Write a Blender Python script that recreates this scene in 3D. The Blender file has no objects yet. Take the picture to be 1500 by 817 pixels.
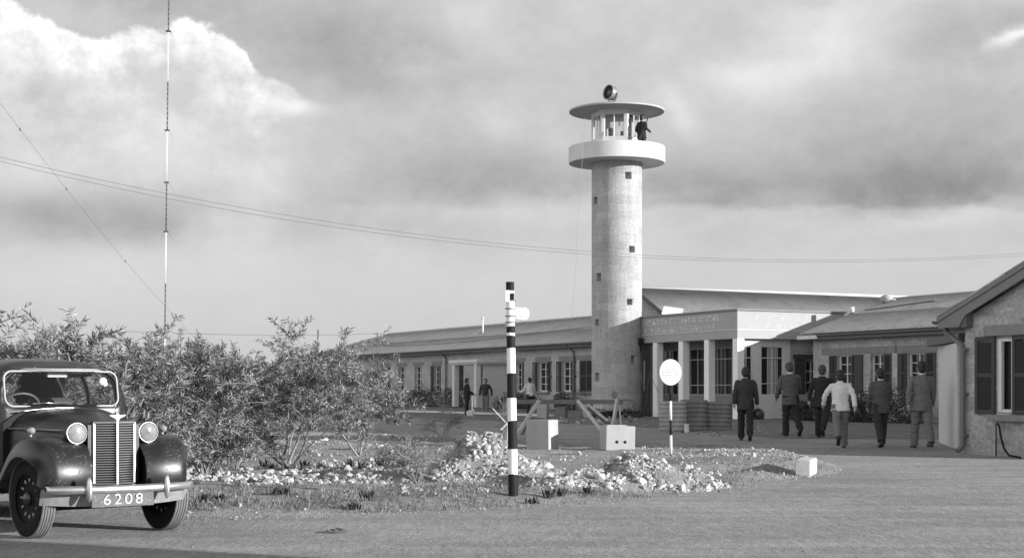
import bpy, bmesh, math, random
import numpy as np
from mathutils import Vector, Matrix, Euler, noise as mnoise

R = math.radians
scene = bpy.context.scene
COL = scene.collection

# ------------------------------------------------------------------ camera
F, HY, CZ = 2200.0, 571.0, 1.25          # focal length in photo pixels, horizon row, lens height
cam_d = bpy.data.cameras.new("camera")
cam = bpy.data.objects.new("camera", cam_d)
COL.objects.link(cam)
cam.location = (0, 0, CZ)
cam.rotation_euler = (R(90), 0, 0)
cam_d.sensor_width = 36
cam_d.lens = 36 * F / 1500
cam_d.shift_y = (HY - 408.5) / 1500
cam_d.clip_start = 0.1
cam_d.clip_end = 9000
scene.camera = cam

# ------------------------------------------------------------------ sun and sky
SUN_AZ = Vector((0.903, -0.430))          # horizontal direction towards the sun
SUN_EL = 11.5
sl = bpy.data.lights.new("sun", 'SUN')
sl.energy = 5.0
sl.angle = R(0.5)
sl.color = (1, 1, 1)
so = bpy.data.objects.new("sun", sl)
COL.objects.link(so)
d = Vector((SUN_AZ.x * math.cos(R(SUN_EL)), SUN_AZ.y * math.cos(R(SUN_EL)), math.sin(R(SUN_EL))))
so.rotation_euler = d.to_track_quat('Z', 'Y').to_euler()
so.location = (30, -20, 30)

scene.view_settings.view_transform = 'Standard'
scene.view_settings.look = 'None'
scene.view_settings.exposure = 0.55
scene.view_settings.gamma = 1.0
scene.view_settings.use_curve_mapping = False
scene.cycles.max_bounces = 6
scene.cycles.transparent_max_bounces = 12

world = bpy.data.worlds.new("World")
scene.world = world
world.use_nodes = True
wn, wl = world.node_tree.nodes, world.node_tree.links
wn.clear()


class NT:
    """small helper to chain math nodes"""
    def __init__(s, tree):
        s.t = tree

    def put(s, sock, v):
        if isinstance(v, (int, float)):
            sock.default_value = v
        elif isinstance(v, tuple):
            sock.default_value = v
        else:
            s.t.links.new(v, sock)

    def m(s, op, a, b=0.0, c=0.0, clamp=False):
        n = s.t.nodes.new('ShaderNodeMath')
        n.operation = op
        n.use_clamp = clamp
        s.put(n.inputs[0], a)
        s.put(n.inputs[1], b)
        if op in ('MULTIPLY_ADD', 'SMOOTH_MIN', 'SMOOTH_MAX'):
            s.put(n.inputs[2], c)
        return n.outputs[0]

    def ss(s, v, lo, hi, a=0.0, b=1.0):
        n = s.t.nodes.new('ShaderNodeMapRange')
        n.interpolation_type = 'SMOOTHSTEP'
        s.put(n.inputs[0], v)
        n.inputs[1].default_value = lo
        n.inputs[2].default_value = hi
        n.inputs[3].default_value = a
        n.inputs[4].default_value = b
        return n.outputs[0]

    def noise(s, vec, scale, detail=5.0, rough=0.55, dist=0.0):
        n = s.t.nodes.new('ShaderNodeTexNoise')
        if vec is not None:
            s.put(n.inputs['Vector'], vec)
        n.inputs['Scale'].default_value = scale
        n.inputs['Detail'].default_value = detail
        n.inputs['Roughness'].default_value = rough
        n.inputs['Distortion'].default_value = dist
        return n.outputs['Fac']

    def mapping(s, vec, scale=(1, 1, 1), loc=(0, 0, 0)):
        n = s.t.nodes.new('ShaderNodeMapping')
        s.put(n.inputs['Vector'], vec)
        n.inputs['Scale'].default_value = scale
        n.inputs['Location'].default_value = loc
        return n.outputs[0]

    def ramp(s, v, stops):
        n = s.t.nodes.new('ShaderNodeValToRGB')
        s.put(n.inputs[0], v)
        e = n.color_ramp.elements
        while len(e) < len(stops):
            e.new(0.5)
        for i, (p, g) in enumerate(stops):
            e[i].position = p
            e[i].color = (g, g, g, 1)
        return n.outputs[0]

    def mix(s, fac, a, b):
        # a + fac*(b-a)
        return s.m('MULTIPLY_ADD', fac, s.m('SUBTRACT', b, a), a)


W = NT(world.node_tree)
sky = wn.new('ShaderNodeTexSky')
sky.sky_type = 'NISHITA'
sky.sun_disc = False
sky.sun_elevation = R(SUN_EL)
sky.sun_rotation = math.atan2(SUN_AZ.x, SUN_AZ.y)
bw = wn.new('ShaderNodeRGBToBW')
wl.new(sky.outputs[0], bw.inputs[0])
tc = wn.new('ShaderNodeTexCoord')
dirv = tc.outputs['Generated']
sep = wn.new('ShaderNodeSeparateXYZ')
wl.new(dirv, sep.inputs[0])
az = W.m('ARCTAN2', sep.outputs[0], sep.outputs[1])
el = W.m('ARCSINE', sep.outputs[2])
# units: 100 = 2.6 degrees of arc
n1 = W.noise(W.mapping(dirv, (1, 1, 1.6)), 5.0, 7, 0.58)
n2 = W.noise(W.mapping(dirv, (1, 1, 1.5), (3.1, 1.7, 0.4)), 14.0, 8, 0.6)
n3 = W.noise(W.mapping(dirv, (1, 1, 2.6), (7.1, 2.7, 5.4)), 7.0, 6, 0.55)
n1c, n2c, n3c = (W.m('SUBTRACT', n, 0.5) for n in (n1, n2, n3))
U0 = W.m('MULTIPLY_ADD', az, F, 750.0)
V0 = W.m('MULTIPLY_ADD', el, -F, 571.0)
U = W.m('ADD', U0, W.m('ADD', W.m('MULTIPLY', n1c, 150.0), W.m('MULTIPLY', n2c, 60.0)))
V = W.m('ADD', V0, W.m('ADD', W.m('MULTIPLY', n3c, 90.0), W.m('MULTIPLY', n2c, 40.0)))


def gauss(cu, cv, su, sv, rot=0.0, u=U, v=V):
    du = W.m('SUBTRACT', u, cu)
    dv = W.m('SUBTRACT', v, cv)
    c, s_ = math.cos(R(rot)), math.sin(R(rot))
    a = W.m('ADD', W.m('MULTIPLY', du, c / su), W.m('MULTIPLY', dv, s_ / su))
    b = W.m('ADD', W.m('MULTIPLY', du, -s_ / sv), W.m('MULTIPLY', dv, c / sv))
    r2 = W.m('ADD', W.m('MULTIPLY', a, a), W.m('MULTIPLY', b, b))
    return W.m('EXPONENT', W.m('MULTIPLY', r2, -1.0))


# base tone of the overcast, as radiance before exposure
L = W.ss(V0, 120.0, 470.0, 0.408, 0.425)
blobs = [  # (az, el, spread, spread, tilt, amount)
    (1320, 235, 190, 80, -3, -0.095), (1180, 285, 230, 24, 2, -0.03), (1330, 280, 120, 30, 0, -0.03),
    (1030, 280, 130, 26, 4, -0.03), (700, 262, 230, 50, 4, -0.085), (150, 315, 170, 38, 2, -0.10),
    (520, 330, 230, 30, 5, -0.035), (560, 110, 220, 60, 10, -0.045), (300, 20, 260, 40, 5, -0.07),
    (40, 10, 160, 26, 6, -0.10), (480, 60, 110, 60, 30, -0.06), (860, 40, 200, 60, 0, 0.03),
    (1180, 95, 110, 40, -15, 0.14), (1085, 135, 60, 36, 10, 0.10), (1230, 40, 160, 30, -10, 0.06),
    (1420, 60, 120, 34, -6, -0.05), (1490, 20, 80, 26, 0, 0.07), (990, 180, 34, 22, 60, 0.11),
    (430, 20, 70, 40, 20, 0.06), (700, 30, 50, 40, 40, 0.05), (600, 95, 60, 20, 10, 0.05),
    (720, 190, 40, 24, 20, 0.06), (450, 160, 40, 12, 10, 0.16), (1465, 78, 36, 9, -14, 0.30),
    (1380, 318, 120, 20, -8, 0.09), (760, 310, 190, 22, 3, 0.05), (150, 400, 400, 60, 0, 0.03),
    (1100, 400, 500, 60, 0, 0.02), (350, 230, 190, 40, 8, 0.05), (90, 245, 120, 34, 0, 0.04),
]
for cu, cv, su, sv, rot, amt in blobs:
    L = W.m('ADD', L, W.m('MULTIPLY', gauss(cu, cv, su, sv, rot), amt))
# darker bases of the cloud banks, cut off by a ragged lower edge
nv = W.noise(W.mapping(dirv, (1, 1, 2.2), (2.2, 8.1, 3.3)), 16.0, 7, 0.6)
Vr = W.m('MULTIPLY_ADD', W.m('SUBTRACT', nv, 0.5), 46.0, V0)
for (ua, ub, uc, ud, vt, vb, slope, soft, amt) in [(880, 1000, 1430, 1560, 190, 306, 0.030, 13, 0.085), (380, 560, 800, 930, 215, 292, -0.03, 18, 0.055),
                                                  (-200, -100, 190, 320, 290, 352, 0.0, 24, 0.05)]:
    vv = W.m('MULTIPLY_ADD', W.m('SUBTRACT', U0, (ub + uc) / 2), -slope, Vr)
    w_ = W.m('MULTIPLY', W.ss(U, ua, ub), W.ss(U, uc, ud, 1.0, 0.0))
    w_ = W.m('MULTIPLY', w_, W.m('MULTIPLY', W.ss(vv, vt, vb), W.ss(vv, vb, vb + soft, 1.0, 0.0)))
    L = W.m('SUBTRACT', L, W.m('MULTIPLY', w_, amt))
# the sunlit cumulus on the left: a crisp lumpy top edge, fading downwards
edge = W.ramp(W.m('DIVIDE', U0, 1000.0, clamp=True),
              [(0.0, 0.030), (0.06, 0.050), (0.13, 0.085), (0.17, 0.082), (0.22, 0.070),
               (0.28, 0.050), (0.335, 0.062), (0.362, 0.085), (0.378, 0.118), (0.43, 0.145), (0.60, 0.26)])
edge = W.m('MULTIPLY', edge, 1000.0)
nb = W.noise(W.mapping(dirv, (1, 1, 1.15), (1.3, 4.4, 2.2)), 22.0, 6, 0.55)
dep = W.m('SUBTRACT', V0, edge)
dep = W.m('ADD', dep, W.m('MULTIPLY', W.m('SUBTRACT', nb, 0.5), 74.0))
dep = W.m('ADD', dep, W.m('MULTIPLY', n2c, 20.0))
nb2 = W.noise(W.mapping(dirv, (1, 1, 1.1), (5.3, 0.4, 6.2)), 60.0, 5, 0.6)
dep = W.m('ADD', dep, W.m('MULTIPLY', W.m('SUBTRACT', nb2, 0.5), 26.0))
cm = W.ss(dep, -2.0, 9.0)
cm = W.m('MULTIPLY', cm, W.ss(U0, 330.0, 480.0, 1.0, 0.0))
fall = W.m('EXPONENT', W.m('MULTIPLY', W.m('MAXIMUM', dep, 0.0), -1 / 95.0))
puff = W.m('MULTIPLY_ADD', n2c, 1.3, 0.95)
puff2 = W.ss(W.noise(W.mapping(dirv, (1, 1, 1.2), (9, 3, 1)), 17.0, 8, 0.62), 0.36, 0.64, 0.22, 1.15)
L = W.m('ADD', L, W.m('MULTIPLY', W.m('MULTIPLY', W.m('MULTIPLY', cm, fall), puff), W.m('MULTIPLY', puff2, 0.50)))
# fine cloud texture all over
L = W.m('ADD', L, W.m('MULTIPLY', n3c, 0.09))
L = W.m('ADD', L, W.m('MULTIPLY', n2c, W.ss(V0, 300.0, 420.0, 0.15, 0.05)))
# tonal floor
nf = W.noise(W.mapping(dirv, (1, 1, 1.3), (3.3, 6.4, 1.2)), 48.0, 6, 0.7)
L = W.m('ADD', L, W.m('MULTIPLY', W.m('SUBTRACT', nf, 0.5), W.ss(V0, 280.0, 400.0, 0.12, 0.04)))
L = W.m('MAXIMUM', L, 0.12)
# clouds lie low around the horizon; the clear sky overhead is dark on orthochromatic film
cover = W.ss(el, R(20), R(60), 1.0, 0.0)
STR = 0.1
# unseen sky behind the camera, brightened to lift the shaded walls
ds = W.m('ADD', W.m('MULTIPLY', sep.outputs[0], -0.80), W.m('MULTIPLY', sep.outputs[1], -0.60))
L = W.m('MULTIPLY', L, W.ss(ds, 0.05, 0.75, 1.0, 2.25))
zen = W.m('MULTIPLY', bw.outputs[0], 1.2)
tot = W.mix(cover, zen, W.m('MULTIPLY', L, 1.0 / STR))
bg = wn.new('ShaderNodeBackground')
bg.inputs['Strength'].default_value = STR
wl.new(tot, bg.inputs['Color'])
wo = wn.new('ShaderNodeOutputWorld')
wl.new(bg.outputs[0], wo.inputs[0])


# ------------------------------------------------------------------ materials (grey tones)
MATS = {}


def mat(name, base, rough=0.85, var=0.15, scale=6.0, detail=5, bump=0.0, bscale=40.0, metal=0.0, spec=0.5,
        speck=None, kind=None, uv=False, **kw):
    if name in MATS:
        return MATS[name]
    m = bpy.data.materials.new(name)
    m.use_nodes = True
    t = m.node_tree
    t.nodes.clear()
    N = NT(t)
    out = t.nodes.new('ShaderNodeOutputMaterial')
    p = t.nodes.new('ShaderNodeBsdfPrincipled')
    t.links.new(p.outputs[0], out.inputs[0])
    tcn = t.nodes.new('ShaderNodeTexCoord')
    co = tcn.outputs['UV' if uv else 'Object']
    n = N.noise(co, scale, detail, 0.6)
    col = N.m('MULTIPLY', N.m('MULTIPLY_ADD', N.m('SUBTRACT', n, 0.5), var * 3.2, 1.0), base)
    hgt = None
    if kind == 'stone':
        # squared blocks with mortar, weathered
        bt = t.nodes.new('ShaderNodeTexBrick')
        t.links.new(N.mapping(co, (1, 1, 1)), bt.inputs['Vector'])
        bt.inputs['Color1'].default_value = (0.80, 0.80, 0.80, 1)
        bt.inputs['Color2'].default_value = (1.18, 1.18, 1.18, 1)
        bt.inputs['Mortar'].default_value = (kw.get('mortar', 1.15),) * 3 + (1,)
        bt.inputs['Scale'].default_value = 1.0
        bt.inputs['Mortar Size'].default_value = 0.012
        bt.inputs['Mortar Smooth'].default_value = 0.6
        bt.inputs['Brick Width'].default_value = kw.get('bw', 0.62)
        bt.inputs['Row Height'].default_value = kw.get('bh', 0.29)
        b2 = t.nodes.new('ShaderNodeRGBToBW')
        t.links.new(bt.outputs['Color'], b2.inputs[0])
        amt = kw.get('blockvar', 0.6)
        col = N.m('MULTIPLY', col, N.m('MULTIPLY_ADD', N.m('SUBTRACT', b2.outputs[0], 1.0), amt, 1.0))
        fine = N.noise(co, 11.0, 8, 0.7)
        col = N.m('MULTIPLY', col, N.m('MULTIPLY_ADD', N.m('SUBTRACT', fine, 0.5), kw.get('finevar', 0.9), 1.0))
        if kw.get('streaks'):
            st = N.noise(N.mapping(co, (5.0, 0.35, 1)), 1.0, 5, 0.65)
            col = N.m('MULTIPLY', col, N.m('MULTIPLY_ADD', N.m('SUBTRACT', st, 0.5), kw['streaks'] * 2, 1.0))
        hgt = N.m('ADD', N.m('MULTIPLY', bt.outputs['Fac'], -0.5), N.m('MULTIPLY', fine, 1.4))
    if kind == 'ground':
        big = N.noise(co, 0.35, 4, 0.5)
        fine = N.noise(co, 26.0, 5, 0.75)
        grit = N.noise(co, 85.0, 2, 0.5)
        trk = N.noise(N.mapping(co, (0.25, 1.6, 1)), 1.3, 5, 0.6)
        col = N.m('MULTIPLY', col, N.m('MULTIPLY_ADD', N.m('SUBTRACT', big, 0.5), kw.get('bigvar', 0.5), 1.0))
        col = N.m('MULTIPLY', col, N.m('MULTIPLY_ADD', N.m('SUBTRACT', fine, 0.5), 1.5, 1.0))
        col = N.m('MULTIPLY', col, N.m('MULTIPLY_ADD', N.m('SUBTRACT', trk, 0.5), 0.85, 1.0))
        m1 = N.noise(N.mapping(co, (2.2, 0.7, 1)), 3.0, 5, 0.7)
        m2 = N.noise(N.mapping(co, (1.7, 0.6, 1)), 10.0, 5, 0.75)
        col = N.m('MULTIPLY', col, N.m('MULTIPLY_ADD', N.m('SUBTRACT', m1, 0.5), kw.get('mott', 0.55), 1.0))
        col = N.m('MULTIPLY', col, N.m('MULTIPLY_ADD', N.m('SUBTRACT', m2, 0.5), kw.get('mott', 0.55), 1.0))
        sp = N.ss(grit, 0.62, 0.74)
        col = N.m('ADD', col, N.m('MULTIPLY', sp, base * 0.55))
        dk = N.ss(N.noise(co, 60.0, 2, 0.5), 0.63, 0.72)
        col = N.m('MULTIPLY', col, N.m('MULTIPLY_ADD', dk, -0.35, 1.0))
        hgt = N.m('ADD', fine, N.m('MULTIPLY', grit, 0.7))
        hgt = N.m('ADD', hgt, N.m('ADD', N.m('MULTIPLY', m1, 1.5), N.m('MULTIPLY', m2, 2.2)))
    if kind == 'letters':
        # two rows of weathered, unreadable pale character marks
        sx = t.nodes.new('ShaderNodeSeparateXYZ')
        t.links.new(co, sx.inputs[0])
        rows = N.m('ADD', N.m('MULTIPLY', N.ss(sx.outputs[1], 0.70, 0.74), N.ss(sx.outputs[1], 0.93, 0.97, 1, 0)),
                   N.m('MULTIPLY', N.ss(sx.outputs[1], 0.38, 0.42), N.ss(sx.outputs[1], 0.60, 0.64, 1, 0)))
        ends = N.m('MULTIPLY', N.ss(sx.outputs[0], kw['x0'], kw['x0'] + 0.2), N.ss(sx.outputs[0], kw['x1'] - 0.2, kw['x1'], 1, 0))
        wob = N.m('MULTIPLY', N.noise(co, 1.1, 2, 0.5), 1.6)
        fx = N.m('FRACT', N.m('DIVIDE', N.m('ADD', sx.outputs[0], wob), kw.get('pitch', 0.34)))
        cell = N.m('MULTIPLY', N.ss(fx, 0.10, 0.2), N.ss(fx, 0.70, 0.8, 1, 0))
        blot = N.m('MULTIPLY', N.ss(N.noise(co, 8.0, 3, 0.6), 0.42, 0.66), N.ss(N.noise(co, 2.0, 2, 0.5), 0.32, 0.6, 0.25, 1.0))
        mk = N.m('MULTIPLY', N.m('MULTIPLY', rows, ends), N.m('MULTIPLY', cell, blot))
        col = N.m('ADD', col, N.m('MULTIPLY', mk, kw.get('amt', 0.2)))
    if kind == 'dusty':
        fine = N.ss(N.noise(co, 42.0, 3, 0.75), 0.57, 0.70)
        wide = N.ss(N.noise(co, 5.0, 3, 0.5), 0.35, 0.7)
        col = N.m('ADD', col, N.m('MULTIPLY', N.m('MULTIPLY_ADD', fine, 0.9, 0.08), N.m('MULTIPLY', wide, 0.16)))
        t.links.new(N.m('MULTIPLY_ADD', fine, 0.4, rough), p.inputs['Roughness'])
    if kind == 'streak':
        st = N.noise(N.mapping(co, (6, 6, 0.5)), 2.0, 5, 0.6)
        col = N.m('MULTIPLY', col, N.m('MULTIPLY_ADD', N.m('SUBTRACT', st, 0.5), kw.get('streak', 0.5), 1.0))
        fine = N.noise(co, 40.0, 4, 0.6)
        col = N.m('MULTIPLY', col, N.m('MULTIPLY_ADD', N.m('SUBTRACT', fine, 0.5), 0.3, 1.0))
    if kind == 'roof':
        fine = N.noise(co, 7.0, 6, 0.7)
        col = N.m('MULTIPLY', col, N.m('MULTIPLY_ADD', N.m('SUBTRACT', fine, 0.5), 0.7, 1.0))
        pat = N.ss(N.noise(co, 1.7, 4, 0.6), 0.55, 0.62)
        col = N.m('MULTIPLY', col, N.m('MULTIPLY_ADD', pat, -0.18, 1.0))
    if speck:
        amt, sc = speck
        sp = N.ss(N.noise(co, sc, 3, 0.6), 0.6, 0.68)
        col = N.m('ADD', col, N.m('MULTIPLY', sp, amt))
    if kind == 'rocks':
        rp = t.nodes.new('ShaderNodeNewGeometry').outputs['Random Per Island']
        col = N.m('MULTIPLY', col, N.m('MULTIPLY_ADD', N.m('POWER', rp, 0.8), 1.0, 0.35))
    if kind == 'leaf':
        oi = t.nodes.new('ShaderNodeNewGeometry')
        rp = oi.outputs['Random Per Island']
        col = N.m('MULTIPLY', base, N.m('MULTIPLY_ADD', rp, kw.get('lv', 1.1), 1.0 - kw.get('lv', 1.1) / 2))
    col = N.m('MAXIMUM', col, 0.004)
    cb = t.nodes.new('ShaderNodeCombineColor')
    for i in range(3):
        t.links.new(col, cb.inputs[i])
    t.links.new(cb.outputs[0], p.inputs['Base Color'])
    if kind != 'dusty':
        p.inputs['Roughness'].default_value = rough
    p.inputs['Metallic'].default_value = metal
    p.inputs['Specular IOR Level'].default_value = spec
    if bump > 0:
        b = t.nodes.new('ShaderNodeBump')
        b.inputs['Strength'].default_value = bump
        b.inputs['Distance'].default_value = kw.get('bdist', 0.02)
        t.links.new(hgt if hgt is not None else N.noise(co, bscale, 5, 0.6), b.inputs['Height'])
        t.links.new(b.outputs[0], p.inputs['Normal'])
    if kind == 'leaf':
        tr = t.nodes.new('ShaderNodeBsdfTranslucent')
        t.links.new(cb.outputs[0], tr.inputs['Color'])
        ms = t.nodes.new('ShaderNodeMixShader')
        ms.inputs[0].default_value = 0.12
        t.links.new(p.outputs[0], ms.inputs[1])
        t.links.new(tr.outputs[0], ms.inputs[2])
        t.links.new(ms.outputs[0], out.inputs[0])
    MATS[name] = m
    return m


def glass_mat():
    if 'glass' in MATS:
        return MATS['glass']
    m = bpy.data.materials.new('glass')
    m.use_nodes = True
    t = m.node_tree
    t.nodes.clear()
    out = t.nodes.new('ShaderNodeOutputMaterial')
    a = t.nodes.new('ShaderNodeBsdfTransparent')
    a.inputs[0].default_value = (0.9, 0.9, 0.9, 1)
    g = t.nodes.new('ShaderNodeBsdfGlossy')
    g.inputs['Roughness'].default_value = 0.03
    f = t.nodes.new('ShaderNodeLayerWeight')
    f.inputs[0].default_value = 0.5
    pw = t.nodes.new('ShaderNodeMath')
    pw.operation = 'POWER'
    t.links.new(f.outputs['Facing'], pw.inputs[0])
    pw.inputs[1].default_value = 4.0
    ma = t.nodes.new('ShaderNodeMath')
    ma.operation = 'MULTIPLY_ADD'
    t.links.new(pw.outputs[0], ma.inputs[0])
    ma.inputs[1].default_value = 0.55
    ma.inputs[2].default_value = 0.05
    ms = t.nodes.new('ShaderNodeMixShader')
    t.links.new(ma.outputs[0], ms.inputs[0])
    t.links.new(a.outputs[0], ms.inputs[1])
    t.links.new(g.outputs[0], ms.inputs[2])
    t.links.new(ms.outputs[0], out.inputs[0])
    MATS['glass'] = m
    return m


GLASS = glass_mat()
M_STONE = mat('stone_block', 0.36, 0.95, 0.16, 1.2, kind='stone', uv=True, bump=0.5, blockvar=0.55, finevar=1.1)
M_STONE2 = mat('rough_stone', 0.36, 0.95, 0.26, 2.2, kind='stone', uv=True, bump=1.0, blockvar=0.7, finevar=1.9, bw=0.5, bh=0.27, mortar=1.3)
M_TOWER = mat('tower_stone', 0.37, 0.95, 0.16, 0.8, kind='stone', uv=True, bump=0.7, blockvar=0.6, streaks=0.35, finevar=1.3, bw=0.72, bh=0.32, mortar=1.12)
M_PLASTER = mat('white_plaster', 0.58, 0.9, 0.08, 1.5, kind='streak', bump=0.15, bscale=30, streak=0.18)
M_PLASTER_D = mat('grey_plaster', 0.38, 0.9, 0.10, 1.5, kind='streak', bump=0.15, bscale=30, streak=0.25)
M_CONC = mat('pale_concrete', 0.36, 0.92, 0.10, 3.0, kind='streak', bump=0.3, bscale=50, streak=0.25)
M_ROOF = mat('roof_sheet', 0.45, 0.85, 0.16, 0.8, kind='roof')
M_ROOF_L = mat('pale_roof_sheet', 0.25, 0.85, 0.16, 0.8, kind='roof')
M_WOODD = mat('dark_paint_wood', 0.045, 0.75, 0.15, 8, bump=0.1)
M_LINTEL = mat('lintel_stone', 0.20, 0.9, 0.15, 4, kind='streak', bump=0.3)
M_WHITE = mat('white_paint', 0.72, 0.6, 0.06, 6)
M_WHITE_O = mat('old_white_paint', 0.60, 0.7, 0.12, 5, speck=(-0.25, 30.0))
M_BLACK = mat('black_paint', 0.018, 0.6, 0.2, 8, spec=0.12)
M_PANE = mat('dark_pane', 0.02, 0.12, 0.1, 3)
M_PIPE = mat('pipe_paint', 0.13, 0.6, 0.12, 6)
M_FASCIA = mat('fascia_board', 0.11, 0.7, 0.12, 4)
M_WOOD = mat('weathered_wood', 0.16, 0.85, 0.2, 5, kind='streak', bump=0.2)
M_IRON = mat('rusty_iron', 0.16, 0.75, 0.4, 3.0, kind='streak', streak=0.8)
M_WIRE = mat('wire', 0.12, 0.6)
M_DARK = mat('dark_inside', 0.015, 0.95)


# ------------------------------------------------------------------ object helpers
def link(o, parent=None):
    COL.objects.link(o)
    if parent:
        o.parent = parent
    return o


def tag(o, label=None, cat=None, group=None, kind=None):
    if label: o['label'] = label
    if cat: o['category'] = cat
    if group: o['group'] = group
    if kind: o['kind'] = kind
    return o


def empty(name, loc, rz=0.0, label=None, cat=None, group=None):
    o = bpy.data.objects.new(name, None)
    o.empty_display_size = 0.2
    link(o)
    o.location = loc
    o.rotation_euler = (0, 0, rz)
    return tag(o, label, cat, group)


class MB:
    def __init__(s):
        s.bm = bmesh.new()
        s.uv = s.bm.loops.layers.uv.new('UVMap')

    def face(s, pts, uvs=None):
        vs = [s.bm.verts.new(p) for p in pts]
        f = s.bm.faces.new(vs)
        if uvs:
            for l, u in zip(f.loops, uvs):
                l[s.uv].uv = u
        return f

    def box(s, c, size, rot=None, bevel=0.0):
        """box centred at c; rot: Euler tuple or Matrix"""
        r = bmesh.ops.create_cube(s.bm, size=1.0)
        M = Matrix.Translation(c)
        if rot is not None:
            M = M @ (rot.to_4x4() if isinstance(rot, Matrix) else Euler(rot).to_matrix().to_4x4())
        M = M @ Matrix.Diagonal((size[0], size[1], size[2], 1))
        bmesh.ops.transform(s.bm, matrix=M, verts=r['verts'])
        if bevel > 0:
            es = list({e for v in r['verts'] for e in v.link_edges})
            bmesh.ops.bevel(s.bm, geom=es, offset=bevel, segments=2, affect='EDGES', profile=0.6)
        return s

    def bar(s, a, b, w, h, bevel=0.0):
        """rectangular bar from a to b, w across (horizontal), h the other way"""
        a, b = Vector(a), Vector(b)
        d = b - a
        x = d.normalized()
        up = Vector((0, 0, 1))
        if abs(x.z) > 0.98:
            up = Vector((0, 1, 0))
        y = up.cross(x).normalized()
        z = x.cross(y)
        M = Matrix((x, y, z)).transposed()
        return s.box((a + b) / 2, (d.length, w, h), M, bevel)

    def tube(s, pts, rad, seg=8, caps=True, flat=None):
        pts = [Vector(p) for p in pts]
        n = len(pts)
        if not isinstance(rad, (list, tuple)):
            rad = [rad] * n
        rings = []
        prev = None
        for i, p in enumerate(pts):
            t = (pts[min(i + 1, n - 1)] - pts[max(i - 1, 0)])
            t = t.normalized() if t.length > 1e-9 else Vector((0, 0, 1))
            if prev is None:
                ref = Vector((0, 0, 1)) if abs(t.z) < 0.9 else Vector((0, 1, 0))
                u = t.cross(ref).normalized()
            else:
                u = (prev - t * prev.dot(t))
                u = u.normalized() if u.length > 1e-6 else t.orthogonal().normalized()
            prev = u
            w = t.cross(u)
            r = rad[i]
            ru, rw = (r if isinstance(r, (list, tuple)) else (r, r))
            rings.append([s.bm.verts.new(p + u * (math.cos(2 * math.pi * k / seg) * ru) + w * (math.sin(2 * math.pi * k / seg) * rw))
                          for k in range(seg)])
        for a, b in zip(rings, rings[1:]):
            for k in range(seg):
                f = s.bm.faces.new((a[k], a[(k + 1) % seg], b[(k + 1) % seg], b[k]))
                f.smooth = True
        if caps:
            s.bm.faces.new(rings[0][::-1])
            s.bm.faces.new(rings[-1])
        return s

    def rings(s, rs, cap=True, smooth=True):
        """loft a list of closed rings (lists of points)"""
        vr = [[s.bm.verts.new(p) for p in r] for r in rs]
        n = len(vr[0])
        for a, b in zip(vr, vr[1:]):
            for k in range(n):
                f = s.bm.faces.new((a[k], a[(k + 1) % n], b[(k + 1) % n], b[k]))
                f.smooth = smooth
        if cap:
            s.bm.faces.new(vr[0][::-1])
            s.bm.faces.new(vr[-1])
        return s

    def grid(s, rows, smooth=True, uvs=None):
        vr = [[s.bm.verts.new(p) for p in r] for r in rows]
        for i in range(len(vr) - 1):
            for j in range(len(vr[0]) - 1):
                f = s.bm.faces.new((vr[i][j], vr[i][j + 1], vr[i + 1][j + 1], vr[i + 1][j]))
                f.smooth = smooth
                if uvs:
                    for l, (a, b) in zip(f.loops, ((i, j), (i, j + 1), (i + 1, j + 1), (i + 1, j))):
                        l[s.uv].uv = uvs(a, b)
        return s

    def lathe(s, prof, seg=24, M=None, smooth=True, cap=True):
        """prof: list of (r, h); around local z, transformed by M"""
        M = M or Matrix.Identity(4)
        rs = []
        for r, h in prof:
            rs.append([M @ Vector((max(r, 1e-4) * math.cos(2 * math.pi * k / seg), max(r, 1e-4) * math.sin(2 * math.pi * k / seg), h)) for k in range(seg)])
        return s.rings(rs, cap, smooth)

    def sphere(s, c, r, seg=12, M=None):
        ret = bmesh.ops.create_uvsphere(s.bm, u_segments=seg, v_segments=max(6, seg // 2 + 2), radius=1.0)
        sc = r if isinstance(r, (list, tuple)) else (r, r, r)
        T = Matrix.Translation(c) @ (M.to_4x4() if M else Matrix.Identity(4)) @ Matrix.Diagonal((sc[0], sc[1], sc[2], 1))
        bmesh.ops.transform(s.bm, matrix=T, verts=ret['verts'])
        for v in ret['verts']:
            for f in v.link_faces:
                f.smooth = True
        return s

    def prism(s, poly, ext):
        """poly: list of 3D points, ext: extrusion vector"""
        ext = Vector(ext)
        a = [s.bm.verts.new(p) for p in poly]
        b = [s.bm.verts.new(Vector(p) + ext) for p in poly]
        s.bm.faces.new(a[::-1])
        s.bm.faces.new(b)
        n = len(a)
        for k in range(n):
            s.bm.faces.new((a[k], a[(k + 1) % n], b[(k + 1) % n], b[k]))
        return s

    def holed(s, P, us, vs, holes, depth, us_extra=(), smooth=False, back=False, uvf=None):
        """surface patch u x v with rectangular holes that get reveals; P(u,v,d) -> point (d = depth inwards)"""
        ul = sorted(set([round(u, 5) for u in us] + [round(h[k], 5) for h in holes for k in (0, 1)]))
        vl = sorted(set([round(v, 5) for v in vs] + [round(h[k], 5) for h in holes for k in (2, 3)]))
        uvf = uvf or (lambda u, v: (u, v))
        vd = {}

        def V(i, j):
            if (i, j) not in vd:
                vd[i, j] = s.bm.verts.new(P(ul[i], vl[j], 0.0))
            return vd[i, j]

        def inside(i, j):
            cu, cv = (ul[i] + ul[i + 1]) / 2, (vl[j] + vl[j + 1]) / 2
            return any(h[0] < cu < h[1] and h[2] < cv < h[3] for h in holes)
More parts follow.
